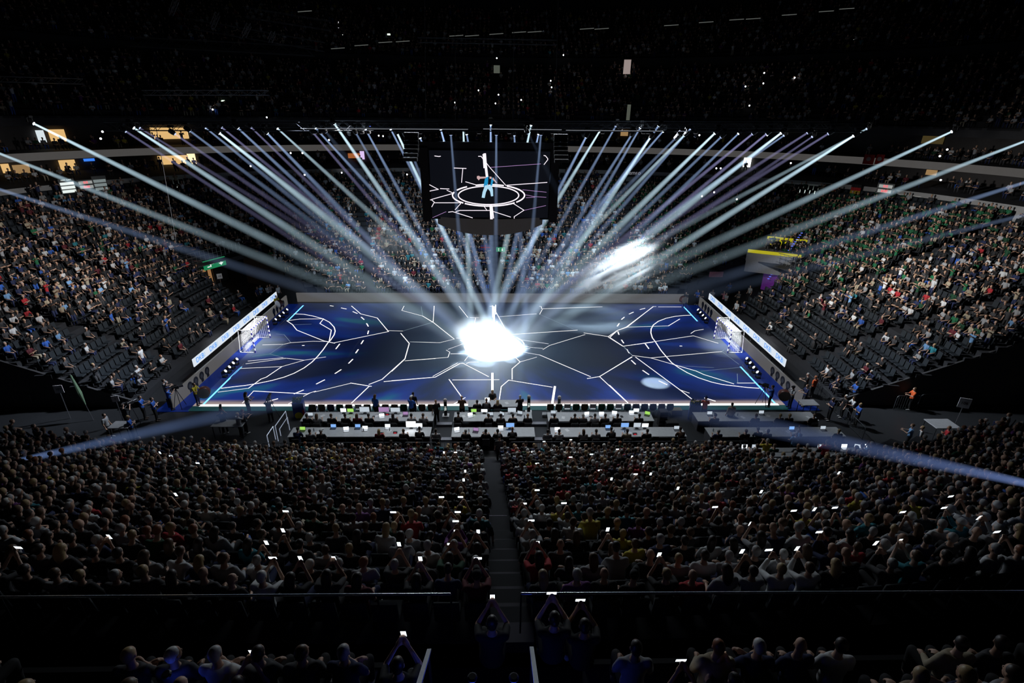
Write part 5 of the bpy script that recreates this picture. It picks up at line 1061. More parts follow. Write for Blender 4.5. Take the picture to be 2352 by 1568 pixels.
for lb, px, py, c, d in [('dark cabinet with shelves beside the front desk east of centre', 1519, 975, (.03, .03, .035), (.5, .5, 1.1)), ('open box of bottles at the east end of the bench', 1552, 950, (.25, .22, .12), (.7, .45, .4)), ('small navy box on legs by the west planter', 721, 952, (.02, .03, .1), (.5, .4, .6)), ('white transport case in the centre aisle east', 1251, 955, (.4, .42, .45), (.35, .35, .2)), ('black rack with tiny red lamps near the east second desk', 1540, 985, (.015, .015, .018), (.8, .5, .6))]:
    P = onz(px, py, 0); o = thing('equipment_case', uniq(lb), 'case', P); m = mat(f'case_{px}', c, .5); MB().rbox((0, 0, d[2]*.5), d, .02).obj('body', m, o)
    q = MB()
    for k in range(3): q.box((0, -d[1]/2-.006, d[2]*(.2+.27*k)), (d[0]*.85, .012, d[2]*.06))
    q.obj('shelf_edge', mat('case_edge', (.3, .3, .32), .4, .5), o); MB().box((0, 0, d[2]+.006), (d[0]*.8, d[1]*.8, .012)).obj('lid', m, o)
# step rails in the aisles between desk blocks
for lb, x0, x1, py in [('pale step edge between the west and centre desk blocks, upper', 1003, 1038, 972), ('pale step edge between the centre and east desk blocks, upper', 1221, 1255, 971), ('faint step edge below the second desks west of centre', 1013, 1040, 1007), ('faint step edge below the second desks east of centre', 1227, 1262, 1007)]:
    a, b = onz(x0, py, .15), onz(x1, py, .15); tag(MB().box(((a.x+b.x)/2, a.y, .075), (b.x-a.x, .3, .15)).obj('floor_step', mat('step_grey', (.25, .26, .3), .6)), lb, 'step')
# crowd barriers between the desks and the first row
def barrier(label, a, b, h=1.05):
    a, b = Vector(a), Vector(b); d = b-a; L_ = d.length; o = thing('crowd_barrier', uniq(label), 'barrier', a, math.atan2(d.y, d.x), 'crowd barriers along the floor')
    MB().tube([(.03, 0, 0), (.03, 0, h-.1), (.12, 0, h), (L_-.12, 0, h), (L_-.03, 0, h-.1), (L_-.03, 0, 0)], .024, 6).obj('frame', mat('barrier_dark', (.12, .13, .14), .4, .6), o)
    q = MB(); n = int(L_/.16)
    for k in range(1, n): q.tube([(k*L_/n, 0, .1), (k*L_/n, 0, h-.02)], .009, 4, caps=False)
    q.tube([(.03, 0, .1), (L_-.03, 0, .1)], .015, 5); q.obj('bars', mat('barrier_dark'), o)
for k in range(17):
    x = -19.5+k*2.05
    if x < 15.0 and not (-1.2 < x+1 < .5): barrier(f'low crowd barrier before the first row, {ORD[k]} from the west', (x, -15.9, 0), (x+1.95, -15.9, 0))
for k in range(7): a = onz(40+k*38, 935-k*2+(k % 2)*3, 0); barrier(f'metal fence panel in the south-west entrance, {ORD[k]} from the west', a, a+Vector((1.5, .1*(k % 2), 0)), 1.1)
for k in range(6): a = onz(2050+k*55, 940-k*3, 0); barrier(f'metal fence panel in the south-east entrance, {ORD[k]} from the west', a, a+Vector((1.7, .12*(k % 2), 0)), 1.1)
for k in range(4): a = onz(1980-k*34, 1010-k*34, 0); b = onz(1950-k*34, 980-k*34, 0); barrier(f'slanting handrail by the south-east desks, {ORD[k]} from the south', a, b, .9)
# ---- people around the court
drum = MB(); drum.lathe([(.36, -.2), (.38, -.2), (.38, .2), (.36, .2)], n=24); dr_m = drum.mesh('shell', mat('drum_shell', (.12, .04, .03), .35), True); q = MB(); q.lathe([(.365, .205), (.365, .215)], n=24); hd_w = q.mesh('drum_head', mat('drum_white', (.75, .76, .8), .5)); hd_b = q.mesh('drum_head', mat('drum_tan', (.28, .24, .2), .5))
def drummer(label, px, py, rz, top, hair, hm, dlab, style='hair'):
    o = standing(label, px, py, top, hair, 'stand_hold', rz=rz, style=style, legs='navy'); f_ = Matrix.Rotation(rz, 3, 'Z')@Vector((0, .62, 0)); P = o.location+f_+Vector((0, 0, 1.05))
    d = thing('bass_drum', uniq(dlab), 'drum', P, rz); s = put('shell', dr_m, d); h = put('drum_head', hm, d)
    for z in (s, h): z.rotation_euler = (PI/2, 0, PI*.62 if px < 1000 else -PI*.62)
    h2 = put('drum_head', hm, d); h2.rotation_euler = s.rotation_euler; h2.scale = (1, 1, -1); R = s.rotation_euler.to_matrix()
    MB().tube([Vector((-.1, -.55, .55)), Vector((.05, -.3, .35)), Vector((.2, -.1, .2))], .02, 5).obj('strap', BLACK, d)
drummer('drummer in yellow patterned shirt playing a white bass drum at the south-west court corner', 457, 930, -PI/2-.1, 'yellow', 'dark', hd_w, 'bass drum with bright white head worn by the west drummer')
drummer('drummer in white cap and grey shirt at the south-east court corner', 1812, 936, PI/2+.1, 'light grey', 'grey', hd_b, 'bass drum with tan head worn by the cap-wearing east drummer', 'cap')
drummer('drummer in yellow shirt at the north-west court corner by the board end', 640, 716, -2.4, 'yellow', 'dark', hd_w, 'small looking bass drum at the north-west court corner')
drummer('dark drummer at the north-east court corner beside the smoke', 1572, 706, 2.4, 'dark grey', 'dark', hd_b, 'dark bass drum at the north-east court corner')
def tvcam(label, P, rz, h=1.55):
    o = thing('television_camera', uniq(label), 'camera', P, rz); q = MB(); q.rbox((0, 0, h), (.16, .42, .22), .02); q.box((0, -.05, h+.16), (.04, .3, .04)); q.obj('camera_body', BLACK, o)
    q = MB(); q.lathe([(.06, 0), (.075, .16), (.085, .26)], (0, .2, h), 12, 0, Matrix.Rotation(-PI/2, 3, 'X')); q.obj('lens', DARK, o)
    for k in range(3): a = k*2*PI/3; MB().tube([(0, 0, h-.1), (.42*math.cos(a), .42*math.sin(a), 0)], .02, 6).obj('tripod_leg', DARK, o)
    MB().tube([(0, -.2, h-.05), (.1, -.55, h-.2)], .014, 5).obj('pan_handle', DARK, o)
def camop(label, px, py, rz, top, clab, hair='dark', style='hair'):
    o = standing(label, px, py, top, hair, 'stand_camera', rz=rz, style=style); tvcam(clab, o.location+Matrix.Rotation(rz, 3, 'Z')@Vector((0, .5, 0)), rz)
camop('camera operator in blue vest at the south-east corner line', 1765, 935, .9, 'blue', 'shoulder-high television camera at the south-east court corner')
camop('camera operator in blue vest beside the south-west board end', 396, 941, -.9, 'blue', 'television camera beside the south-west board end', style='cap')
camop('camera operator in dark shirt west of the step rail', 624, 968, .2, 'dark grey', 'large television camera pointing up beside the west steps')
camop('dark camera operator on the floor near the south-west drinks counter', 520, 995, .5, 'black', 'small black camera on tripod near the south-west counter')
camop('camera operator crouching at the dark south-west floor', 297, 982, -.3, 'black', 'camera on tripod in the dark south-west floor area')
for a in [('person with tied hair and white top operating equipment before the court', 574, 953, 'white', 'dark', 'stand_hold', 0, -.6, 'long_hair'), ('woman-length curly haired person in blue jacket standing behind the west bench', 866, 958, 'blue', 'brown', 'stand', 0, -.5, 'long_hair'), ('person in blue shirt and dark cap behind the west bench', 947, 962, 'blue', 'dark', 'stand_hold', 0, -.4, 'cap'), ('person in black standing next to the blue-shirted one', 952, 953, 'black', 'dark', 'stand', 0, -.3, 'hair'),
          ('tall bald person in black polo in the aisle west of the officials', 1004, 971, 'black', 'bald', 'stand', 0, .5, 'hair'), ('heavy person in grey seated-height pose by the officials desk', 1062, 962, 'brown', 'bald', 'stand_hold', 0, 0, 'hair'), ('white-haired person in dark suit at the east end of the officials desk', 1194, 960, 'black', 'white', 'stand_hold', 0, .3, 'hair'), 
          ('steward in orange vest beside the east planter', 1613, 963, 'orange', 'dark', 'stand_hold', 0, -.3, 'cap'), ('person in beige coat standing at the far east front desk', 1672, 978, 'beige', 'dark', 'stand', 0, 0, 'hair'), ('person in striped light shirt waving at the third desk row', 1815, 1050, 'pale blue', 'grey', 'stand_arm', .4, 0, 'hair'), ('steward in bright orange vest behind the east board end', 1862, 912, 'orange', 'ginger', 'stand', 0, .4, 'hair'), ('person pushing the east board end', 1843, 933, 'navy', 'brown', 'stand_hold', 0, 1.5, 'hair'), ('dark person behind the east board, white paper at hand', 1845, 905, 'black', 'grey', 'stand_hold', 0, 1.2, 'hair'),
          ('person in bright blue shirt seated-side on the west floor, nearer the board', 335, 962, 'blue', 'dark', 'stand_hold', 0, -1.2, 'hair'), ('person in bright blue shirt with folded arms on the west floor', 362, 966, 'blue', 'dark', 'stand_fold', 0, -1.2, 'hair'), ('person in blue shirt beside the grey counter at the south-west', 310, 1010, 'blue', 'fair', 'stand_fold', 0, -1., 'hair'), ('person with white shirt and jacket walking at the south-west', 256, 1005, 'light grey', 'dark', 'stand', 0, -1.5, 'hair'),
          ('person in white vest talking behind the west board end', 388, 922, 'light grey', 'dark', 'stand_hold', 0, -.9, 'hair'), ('older grey-haired person by the west board end', 394, 926, 'dark grey', 'grey', 'stand', 0, -.7, 'hair'), ('person in blue jacket on the dark west floor', 318, 908, 'blue', 'grey', 'stand', 0, -1.5, 'hair'), ('pale-shirted person on the dark west floor', 286, 900, 'light grey', 'dark', 'stand_fold', 0, -1.6, 'hair'),
          ('person in pale outfit standing at the stairs of the west stand', 52, 885, 'beige', 'brown', 'stand_fold', 0, -1.5, 'hair'), ('person with white shirt filming at the dark west floor', 556, 1003, 'light grey', 'fair', 'stand_clap', 0, -.6, 'hair'), ('person with pale shirt walking toward the west aisle', 567, 995, 'dark grey', 'brown', 'stand_hold', 0, -.6, 'hair'), ('person in white shirt at the north-west court entrance', 643, 690, 'white', 'dark', 'stand', 0, -2, 'hair'),
          ('person in white tee beside the north-west board', 619, 690, 'white', 'dark', 'stand_hold', 0, -2, 'hair'), ('photographer in white at the north-west board', 625, 688, 'light grey', 'dark', 'stand_camera', 0, -2.2, 'hair'), ('person in blue and white near the north-west corner', 603, 690, 'pale blue', 'dark', 'stand_hold', 0, -2.2, 'hair'), ('dark person near the north-west corner', 596, 694, 'navy', 'dark', 'stand', 0, -2, 'hair'),
          ('person in bright blue shirt at the north-east court corner', 1599, 700, 'blue', 'dark', 'stand_hold', 0, 2.2, 'hair'), ('person in black next to the blue-shirted one, north-east corner', 1609, 703, 'black', 'fair', 'stand_hold', 0, 2.2, 'hair'), ('person with white top at the north-east board end', 1633, 700, 'white', 'dark', 'stand_camera', 0, 2.2, 'hair'), ('person in white vest behind the east banner', 1687, 728, 'white', 'fair', 'stand', 0, 2, 'hair'), ('person in pale pink behind the north-east banner end', 1659, 704, 'pink', 'dark', 'stand_camera', 0, 2, 'hair'),
          ('second person in pale top behind the north-east banner', 1664, 708, 'light grey', 'dark', 'stand_hold', 0, 2, 'hair'), ('person in dark suit behind the north-east banner', 1692, 704, 'dark grey', 'dark', 'stand_hold', 0, 2, 'hair'), ('person in blue at the top of the north-east group', 1672, 682, 'blue', 'dark', 'stand_hold', 0, 2, 'hair'), ('person in long white coat by the purple tunnel', 1718, 690, 'light grey', 'dark', 'stand', 0, 2, 'hair'),
          ('person in blue shirt standing at the south-east stair foot', 1955, 925, 'blue', 'dark', 'stand_hold', 0, 1.5, 'hair'), ('person in white shirt behind the blue-shirted one, south-east', 1965, 905, 'white', 'dark', 'stand_camera', 0, 1.5, 'hair'), ('person in dark blue on the south-east floor', 1901, 965, 'navy', 'brown', 'stand_fold', 0, 1.5, 'hair'), ('person in white sitting among the south-east officials', 1948, 962, 'white', 'dark', 'stand_hold', 0, 1.4, 'hair'),
          ('person in blue shirt behind the south-east handrail', 1962, 978, 'blue', 'fair', 'stand_fold', 0, 1.4, 'hair'), ('person in dark suit with white hair, south-east floor', 1930, 958, 'black', 'white', 'stand', 0, 1.4, 'hair'), ('person in orange shirt in the south-east entrance', 2085, 940, 'orange', 'brown', 'stand_hold', 0, 1.3, 'hair'), ('person in blue jersey with orange scarf, south-east entrance', 2180, 890, 'blue', 'brown', 'stand_hold', 0, 1.3, 'long_hair'), ('person in magenta top by the south-east stairs', 2212, 890, 'pink', 'dark', 'stand', 0, 1.3, 'hair'),
          ('person in royal blue jersey with hands on hips, south-east', 2285, 910, 'blue', 'grey', 'stand_hold', 0, 1.3, 'hair'), ('person in purple blue jersey beside the royal blue one', 2252, 905, 'purple', 'dark', 'stand', 0, 1.3, 'hair'), ('person in teal shirt climbing the east stairs', 2200, 860, 'pale blue', 'grey', 'stand', 0, 1.3, 'hair'), ('pair of stewards first: person in white at the south-east desk end', 2100, 1035, 'white', 'fair', 'stand', .4, .8, 'hair'), ('person in pale blue at the south-east desk end', 2078, 1030, 'pale blue', 'brown', 'stand_hold', .4, .8, 'hair'), ('person in red at the south-east row end', 2160, 1035, 'red', 'brown', 'stand_fold', .4, .9, 'hair'),
          ('person in yellow shirt standing behind the narrow dark desk', 1748, 1075, 'yellow', 'grey', 'stand_clap', 2.5, 0, 'hair'), ('person in red top behind the narrow dark desk', 1882, 1078, 'red', 'dark', 'stand_hold', 2.5, 0, 'hair'), ('standing person in turquoise shirt in the south-east crowd', 1852, 1150, 'teal', 'dark', 'stand_hold', 2.6, 0, 'hair'), ('standing dark person with number on the back on the stairs', 1112, 1215, 'black', 'grey', 'stand', 4.6, 0, 'hair'), ('standing heavy person in dark shirt at the top of the stairs', 1112, 1300, 'black', 'bald', 'stand', 7.0, 0, 'hair'), ('cap-wearing couple member standing at the stair foot in grey', 1147, 1060, 'dark grey', 'dark', 'stand', .5, .2, 'cap')]:
    lb, px, py, top, hair, kind, z, rz, st_ = a; lb = lb.replace('woman-length curly haired', 'curly long-haired').replace('pair of stewards first: ', ''); standing(lb, px, py, top, hair, kind, z, rz, st_, 'shirt' if top != 'beige' else 'jacket')
pj = standing('standing person in pink and white jersey numbered 95 in the west crowd', 175, 1290, 'white', 'dark', 'stand_hold', 4.5, -.5)
lettering('95', .26, BLACK, pj, (0, -.15, 1.32), (PI/2, 0, 0)); lettering('20', .2, mat('number_grey', (.3, .3, .32), .6), [o for o in COL.objects if o.get('label') == 'standing dark person with number on the back on the stairs'][0], (0, -.15, 1.3), (PI/2, 0, 0))
ph = person(uniq('performer in blue shirt and pale jeans raising one arm at the centre of the court'), 'stand_arm', (.1, .2, .03), .2, 'pale blue', 'dark', 'light grey')
# moving lamps on the floor behind the goal lines
for nm, (x0, y0), (x1, y1) in [('north-west', (636, 745), (662, 722)), ('south-west', (522, 866), (548, 838)), ('north-east', (1601, 722), (1618, 742)), ('south-east', (1712, 836), (1736, 868))]:
    a, b = onz(x0, y0, 0), onz(x1, y1, 0); sx = math.copysign(1, a.x)
    for k in range(4):
        P = a.lerp(b, k/3.); P.x += sx*.15; o = thing('floor_lamp_head', uniq(f'moving lamp standing on the floor, {ORD[k]} of four behind the {nm} goal line'), 'stage lamp', P+Vector((0, 0, .01)), 0, 'floor lamps behind the goal lines')
        MB().rbox((0, 0, .07), (.34, .34, .13), .03).obj('base', BLACK, o); MB().tube([(-.2, 0, .12), (-.22, 0, .42)], .03, 6).obj('yoke_arm', BLACK, o); MB().tube([(.2, 0, .12), (.22, 0, .42)], .03, 6).obj('yoke_arm', BLACK, o)
        R = Matrix.Rotation(sx*-.9, 3, 'Y'); MB().lathe([(.1, -.17), (.15, -.1), (.16, .17)], (0, 0, .42), 14, 0, R).obj('head', BLACK, o); MB().lathe([(.12, .172), (.12, .18)], (0, 0, .42), 14, 0, R).obj('lens', glow('floor_lens', (.9, .95, 1.), 1.8), o)
    t = tag(MB().tube([a-Vector((sx*.35, .2, -.04)), b-Vector((sx*.35, -.2, -.04))], .03, 6).obj('floor_rail', mat('rail_alu', (.55, .57, .6), .3, .7)), uniq(f'thin metal rail lying before the {nm} floor lamps'), 'rail')
# steps with bright rails at the west end of the desks
o = thing('step_rail', uniq('short steps with three bright slanting handrails west of the desks'), 'handrail')
for k, (x0, y0, x1, y1) in enumerate([(632, 978, 656, 944), (613, 1000, 627, 979), (642, 985, 660, 958)]):
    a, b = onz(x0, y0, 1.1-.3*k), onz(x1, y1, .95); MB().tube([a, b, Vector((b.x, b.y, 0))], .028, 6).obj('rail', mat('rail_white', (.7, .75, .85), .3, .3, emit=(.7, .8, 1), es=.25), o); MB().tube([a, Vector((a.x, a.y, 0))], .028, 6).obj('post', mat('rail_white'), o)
# counters and desks in the dark corners
for lb, px, py, w_, d_, h_ in [('grey slanted counter in the south-west floor area', 291, 1010, 1.2, .8, 1.1), ('dim round-ended table near the camera operators, south-west', 533, 1000, 1.9, .8, .9), ('grey lectern board at the south-east board end', 1850, 950, 1.1, .8, .9), ('pale square table in the south-east entrance', 2153, 1000, 1.6, 1.1, .9)]:
    P = onz(px, py, 0); o = thing('side_table', uniq(lb), 'table', P); MB().rbox((0, 0, h_), (w_, d_, .05), .02).obj('table_top', mat('table_grey', (.35, .36, .38), .5), o)
    for x in (-1, 1):
        for y in (-1, 1): MB().tube([(x*(w_/2-.08), y*(d_/2-.08), 0), (x*(w_/2-.08), y*(d_/2-.08), h_-.02)], .025, 6).obj('leg', DARK, o)
def sign(label, px, py, txt, z=1.9, rz=0., tilt=0., s=.5):
    P = onz(px, py, z); o = thing('sector_sign', uniq(label), 'sign', (P.x, P.y, 0), rz); MB().tube([(0, 0, 0), (0, 0, z)], .025, 6).obj('pole', STEEL, o)
    MB().box((0, -.03, z), (s, .03, s*1.1)).obj('plate', mat('sign_plate', (.8, .8, .82), .5), o); lettering(txt, s*.42, BLACK, o, (0, -.05, z), (PI/2, 0, 0))
sign('white sector sign reading 107 beside the fence, south-west entrance', 135, 893, '107', 2.2, .2); sign('small white sign on a pole in front of the sector sign, south-west', 265, 915, '5', 1.9, .3, s=.38)
sign('white tilted sector sign reading 106 in the south-east entrance', 2215, 925, '106', 2.2, -.4, s=.62); sign('white sign hanging by the north-east tunnel', 1805, 650, '105', 2.4, -.6); sign('white sign beside the north-west exit', 504, 634, '108', 2.4, .6)
bw = onz(150, 1030, .9); o = thing('side_table', uniq('control desk with tiny coloured lamps at the dark south-west edge'), 'table', (bw.x, bw.y, 0)); MB().rbox((0, 0, .8), (1.6, .6, .12), .02).obj('table_top', BLACK, o)
for x in (-.7, .7): MB().box((x, 0, .38), (.06, .5, .76)).obj('leg', BLACK, o)
for k, c in enumerate([(.4, .7, 1), (.1, .3, 1), (1, .2, .1), (1, .3, .1), (.2, 1, .4)]): MB().ell((-.5+k*.25, -.1+.1*(k % 2), .87), .025, 7, 5).obj('indicator_lamp', glow(f'ind{k}', c, 1.5), o)
fp = onz(215, 965, 0); o = thing('tilted_flag', uniq('furled greenish flag leaning above the south-west entrance'), 'flag', (fp.x, fp.y, 0)); MB().tube([(0, 0, 0), (-.75, .4, 3.2)], .02, 6).obj('pole', STEEL, o); MB().tube([(-.25, .13, 1.1), (-.45, .24, 1.9), (-.74, .4, 3.1)], [.03, .13, .05], 8).obj('cloth', mat('flag_green', (.12, .2, .12), .8), o)
# ------------------------------------------------------------------ balcony rail, stairwell, flags, boxes, lights of the upper tier
WALK = mat('walkway_dark', (.015, .015, .018), .8)
struct(MB().box((0, -35.25, 9.2), (40, 1.0, .3)).obj('floor_walkway', WALK))
wb = tag(MB().box((-9.9, -35.78, 10.1), (17.2, .08, 1.8)).obj('wall_balcony_front', WALK), 'dark wall below the balcony seats, west of the blue stairwell', 'wall'); struct(wb)
wb = tag(MB().box((10.3, -35.78, 10.1), (17.2, .08, 1.8)).obj('wall_balcony_front', WALK), 'dark wall below the balcony seats, east of the blue stairwell', 'wall'); struct(wb)
for s_, x in ((-1, -9.9), (1, 10.3)):
    struct(MB().box((x, -36.3, 10.75), (17.2, .98, .3)).obj('floor_balcony', WALK)); struct(MB().box((x, -37.25, 11.45), (17.2, .9, .3)).obj('floor_balcony', WALK))
a, b = ony(0, 1371, -34.9), ony(1035, 1364, -34.9); c, d = ony(1197, 1363, -34.9), ony(2352, 1358, -34.9)
for lb, p0, p1 in (('thin shining glass rail above the top row, west of the stairs', a, b), ('thin shining glass rail above the top row, east of the stairs', c, d)):
    o = thing('glass_rail', lb, 'railing'); MB().tube([p0, p1], .022, 8).obj('hand_rail', mat('rail_polished', (.7, .75, .8), .18, .9), o)
    n = int((p1-p0).length/1.2)
    for k in range(n+1): p = p0.lerp(p1, k/n); MB().tube([p, p-Vector((0, 0, .95))], .016, 5).obj('post', DARK, o)
# blue lit stairwell at the bottom edge
bl_ = mat('blue_carpet', (.25, .25, .3), .8); q = MB()
for k in range(8): q.box((-.1, -36.0-k*.3, 9.45+k*.18), (2.2, .32, .2))
st_ = tag(q.obj('lower_steps', bl_), 'blue lit stairwell steps at the bottom between two pale handrails', 'stairs')
for s_, (x0, y0, x1, y1) in ((-1, (986, 1492, 962, 1572)), (1, (1221, 1487, 1232, 1572))):
    p0, p1 = ony(x0, y0, -36.3), ony(x1, y1, -37.4); o = thing('handrail', f"pale flat handrail on the {'west' if s_ < 0 else 'east'} side of the blue stairwell", 'handrail')
    q = MB(); dd = (p1-p0); R = dd.to_track_quat('Y', 'Z').to_matrix(); q.box(p0.lerp(p1, .5), (.055, dd.length, .03), R=R); q.obj('rail', mat('rail_pale', (.6, .62, .66), .4), o); q = MB()
    for t_ in (.08, .9): p = p0.lerp(p1, t_); q.tube([p, (p.x, p.y, 9.9)], .02, 6)
    q.obj('post', DARK, o)
for lb, P, e in (('small blue lamp glowing at the west side of the stairwell', ony(1085, 1560, -37.1), 2.5), ('small blue lamp glowing at the east side of the stairwell', ony(1180, 1560, -37.1), 2.5), ('blue lamp glowing under the west end of the balcony', ony(384, 1552, -36.6), .4), ('blue lamp glowing beside the west handrail', ony(945, 1548, -36.6), .6), ('blue lamp glowing beside the east handrail', ony(1262, 1556, -36.6)+Vector((0, 0, -.35)), .7)):
    o = thing('blue_lamp', lb, 'lamp', P); MB().lathe([(.05, 0), (.06, .04), (.04, .06)], n=12).obj('housing', BLACK, o); MB().lathe([(.035, -.012), (.035, -.002)], n=12).obj('lens', glow('lens_blue', (.05, .1, 1.), 2.5), o)
    l = D.lights.new('blue_light', 'POINT'); l.energy = e; l.color = (.05, .1, 1.); l.shadow_soft_size = .05; k = D.objects.new('blue_light', l); COL.objects.link(k); k.parent = o; k.location = (0, 0, -.15)
# yellow advertising balcony over the north-east tunnel
YEL = glow('box_yellow', (.95, .85, .02), .42); GRB = mat('box_grey', (.4, .4, .41), .7); LB = glow('logo_blue', (.02, .05, .3), .25)
A = [ony(1718, 575, 15), ony(1842, 600, 12.5)]; ang = math.atan2(A[1].y-A[0].y, A[1].x-A[0].x); Lb = (A[1]-A[0]).to_2d().length
o = thing('commentary_box', 'grey balcony box with yellow banner edges above the north-east tunnel', 'balcony', A[0], ang)
MB().box((Lb/2, 0, -1.2), (Lb, .2, 2.3)).obj('front_panel', GRB, o); MB().box((Lb/2, -.12, .0), (Lb, .08, .34)).obj('lower_banner', YEL, o); MB().box((Lb/2+.6, 1.5, .0), (Lb, 3.2, .15)).obj('deck', GRB, o)
t = MB().box((Lb/2+1.1, 3.0, .75), (Lb-1.2, .1, .9)).obj('upper_banner', YEL, o)
for x in (Lb*.28, Lb*.85):
    u = MB(); u.lathe([(.36, 0), (.36, .02)], (x+.7, 2.93, .75), 20, 0, Matrix.Rotation(PI/2, 3, 'X')); u.obj('round_logo', LB, t); lettering('LIDL', .26, YEL, t, (x+.7, 2.9, .75), (PI/2, 0, 0))
for x in (0, Lb): MB().box((x, 1.5, -.6), (.12, 3.0, 1.1)).obj('side_panel', GRB, o)
Rb = Matrix.Rotation(ang, 3, 'Z')
for k, (x, top, hair) in enumerate([(Lb*.35, 'maroon', 'dark'), (Lb*.5, 'black', 'brown'), (Lb*.78, 'light grey', 'grey'), (Lb*.95, 'white', 'dark')]):
    person(uniq(f"{hair}-haired person in {top} top sitting in the yellow-edged balcony box, {ORD[k]} from the west"), 'sit', A[0]+Rb@Vector((x, 1.0, .08-.35)), ang+.1, top, hair, 'black') if 0 else person(uniq(f"{hair}-haired person in {top} top, {ORD[k]} from the west in the yellow-edged balcony box"), 'sit_work', A[0]+Rb@Vector((x, 1.3, .08)), ang+PI, top, hair, 'black')
pp = onz(1775, 655, 1.5); o = tag(MB().box((0, 0, 0), (2.8, .1, 2.6)).obj('purple_curtain', mat('curtain_purple', (.25, .04, .4), .7, emit=(.25, .03, .5), es=.05), None, (pp.x+.8, pp.y+1.2, 1.6)), 'violet lit curtain inside the north-east tunnel', 'gleam'); o.rotation_euler.z = -.95  # flat glowing box stands for the purple light in the tunnel
# flags on the rim wall and banners
RED, BLK, GLD = mat('flag_red', (.45, .02, .02), .8), mat('flag_black', (.01, .01, .01), .8), mat('flag_gold', (.5, .32, .02), .8)
def wavy(w_, h_, z0, z1, n=12):
    v = []; f = []
    for k in range(n+1): x = -w_/2+w_*k/n; y = .05*math.sin(k*1.1); v += [(x, y, z0), (x, y, z1), (x, y+.01, z0), (x, y+.01, z1)]
    for k in range(n): a = 4*k; f += [(a, a+4, a+5, a+1), (a+2, a+3, a+7, a+6), (a, a+2, a+6, a+4), (a+1, a+5, a+7, a+3)]
    return v, f
for k, px in enumerate([(1895, 1922), (1955, 1978)]):
    p0, p1 = ringhit(px[0], 430, 48.0, 35.5), ringhit(px[1], 431, 48.0, 35.5); w_ = (p1-p0).to_2d().length; o = thing('hanging_flag', uniq(f'black red and gold flag hanging on the rim wall, {ORD[k]} from the west'), 'flag', p0.lerp(p1, .5), math.atan2(p1.y-p0.y, p1.x-p0.x))
    for j, m in enumerate((BLK, RED, GLD)): v, f = wavy(w_, 1, .35-j*.35-.35, .35-j*.35); MB().add(v, f).obj(['black_stripe', 'red_stripe', 'gold_stripe'][j], m, o)
for k, px in enumerate([(1983, 2008), (2011, 2030)]):
    p0, p1 = ringhit(px[0], 366, 52.6, 40.), ringhit(px[1], 366, 52.6, 40.); w_ = (p1-p0).to_2d().length; o = thing('hanging_banner', uniq(f'red banner with pale emblem on the ribbon fascia, {ORD[k]} from the west'), 'banner', p0.lerp(p1, .5), math.atan2(p1.y-p0.y, p1.x-p0.x))
    v, f = wavy(w_, 1, -.55, .55); MB().add(v, f).obj('cloth', RED, o); q = MB(); q.lathe([(.24, 0), (.24, .02)], (0, -.1, .05), 12, 0, Matrix.Rotation(PI/2, 3, 'X')); q.obj('emblem', mat('emblem_pale', (.4, .35, .33), .8), o)
P = ringhit(1455, 397, 48., 35.5); o = thing('club_banner', 'dark banner with grey town lettering on the north rim wall', 'banner', P); MB().box((0, .05, 0), (5, .06, .9)).obj('cloth', mat('banner_dark', (.03, .03, .035), .8), o); lettering('Lemgo', .75, glow('letter_grey', (.7, .7, .8), .28), o, (0, 0, 0), (PI/2, 0, 0))
P = ony(1115, 568, 16.5); o = thing('club_banner', 'small flag with red cross stripes beside the north exit sign', 'flag', P); MB().box((0, .03, 0), (1.1, .04, .6)).obj('cloth', mat('flag_blue', (.05, .05, .15), .8), o); MB().box((0, 0, 0), (1.1, .02, .1)).obj('red_bar', RED, o); MB().box((0, 0, 0), (.1, .022, .6)).obj('red_bar', RED, o)
P = ony(1150, 573, 16.5); o = thing('exit_sign', 'green lit exit sign with arrow over the north stairs', 'sign', P); MB().box((0, .05, 0), (1.0, .08, .5)).obj('panel', glow('exit_green'), o); q = MB(); q.box((.18, 0, .06), (.07, .02, .22)); q.add([(.06, 0, -.02), (.3, 0, -.02), (.18, 0, -.18)], [(0, 1, 2)]); q.box((-.22, 0, .1), (.1, .02, .1)); q.box((-.22, 0, -.07), (.06, .02, .22)); q.obj('pictogram', glow('sign_white'), o); MB().tube([(0, .1, 0), (0, .6, -1.)], .03, 6).obj('post', DARK, o)
P = ony(1645, 630, 12.2); o = thing('club_banner', 'pink and white banner on the railing left of the north-east tunnel'.replace('left', 'west'), 'banner', P); MB().box((0, 0, 0), (1.5, .05, .6)).obj('cloth', mat('banner_pink', (.5, .2, .25), .8), o); lettering('FAN', .3, mat('paper', (.75, .76, .78)), o, (0, -.03, 0), (PI/2, 0, 0)) if 0 else None
# white lit door cut-outs high in the hall
for lb, x0, y0, x1, y1, yy, m in [('narrow white lit doorway with pink edge high in the upper tier', 1431, 137, 1447, 170, 'tier', glow('door_pink', (1, .8, .75), .3)), ('white lit doorway with silhouette high over the cube', 1134, 150, 1148, 168, 'tier', glow('door_dim', (.9, 1, .8), .08)), ('thin white lit slit above the truss, east', 1438, 240, 1446, 276, 'band', glow('door_dim')), ('glaring white lit doorway in the suites behind the beams', 1703, 362, 1720, 398, 'low', glow('door_glare', (.95, 1, 1), 2.2))]:
    wall_box('lit_doorway', lb, 'doorway', x0, y0, x1, y1, yy, m)
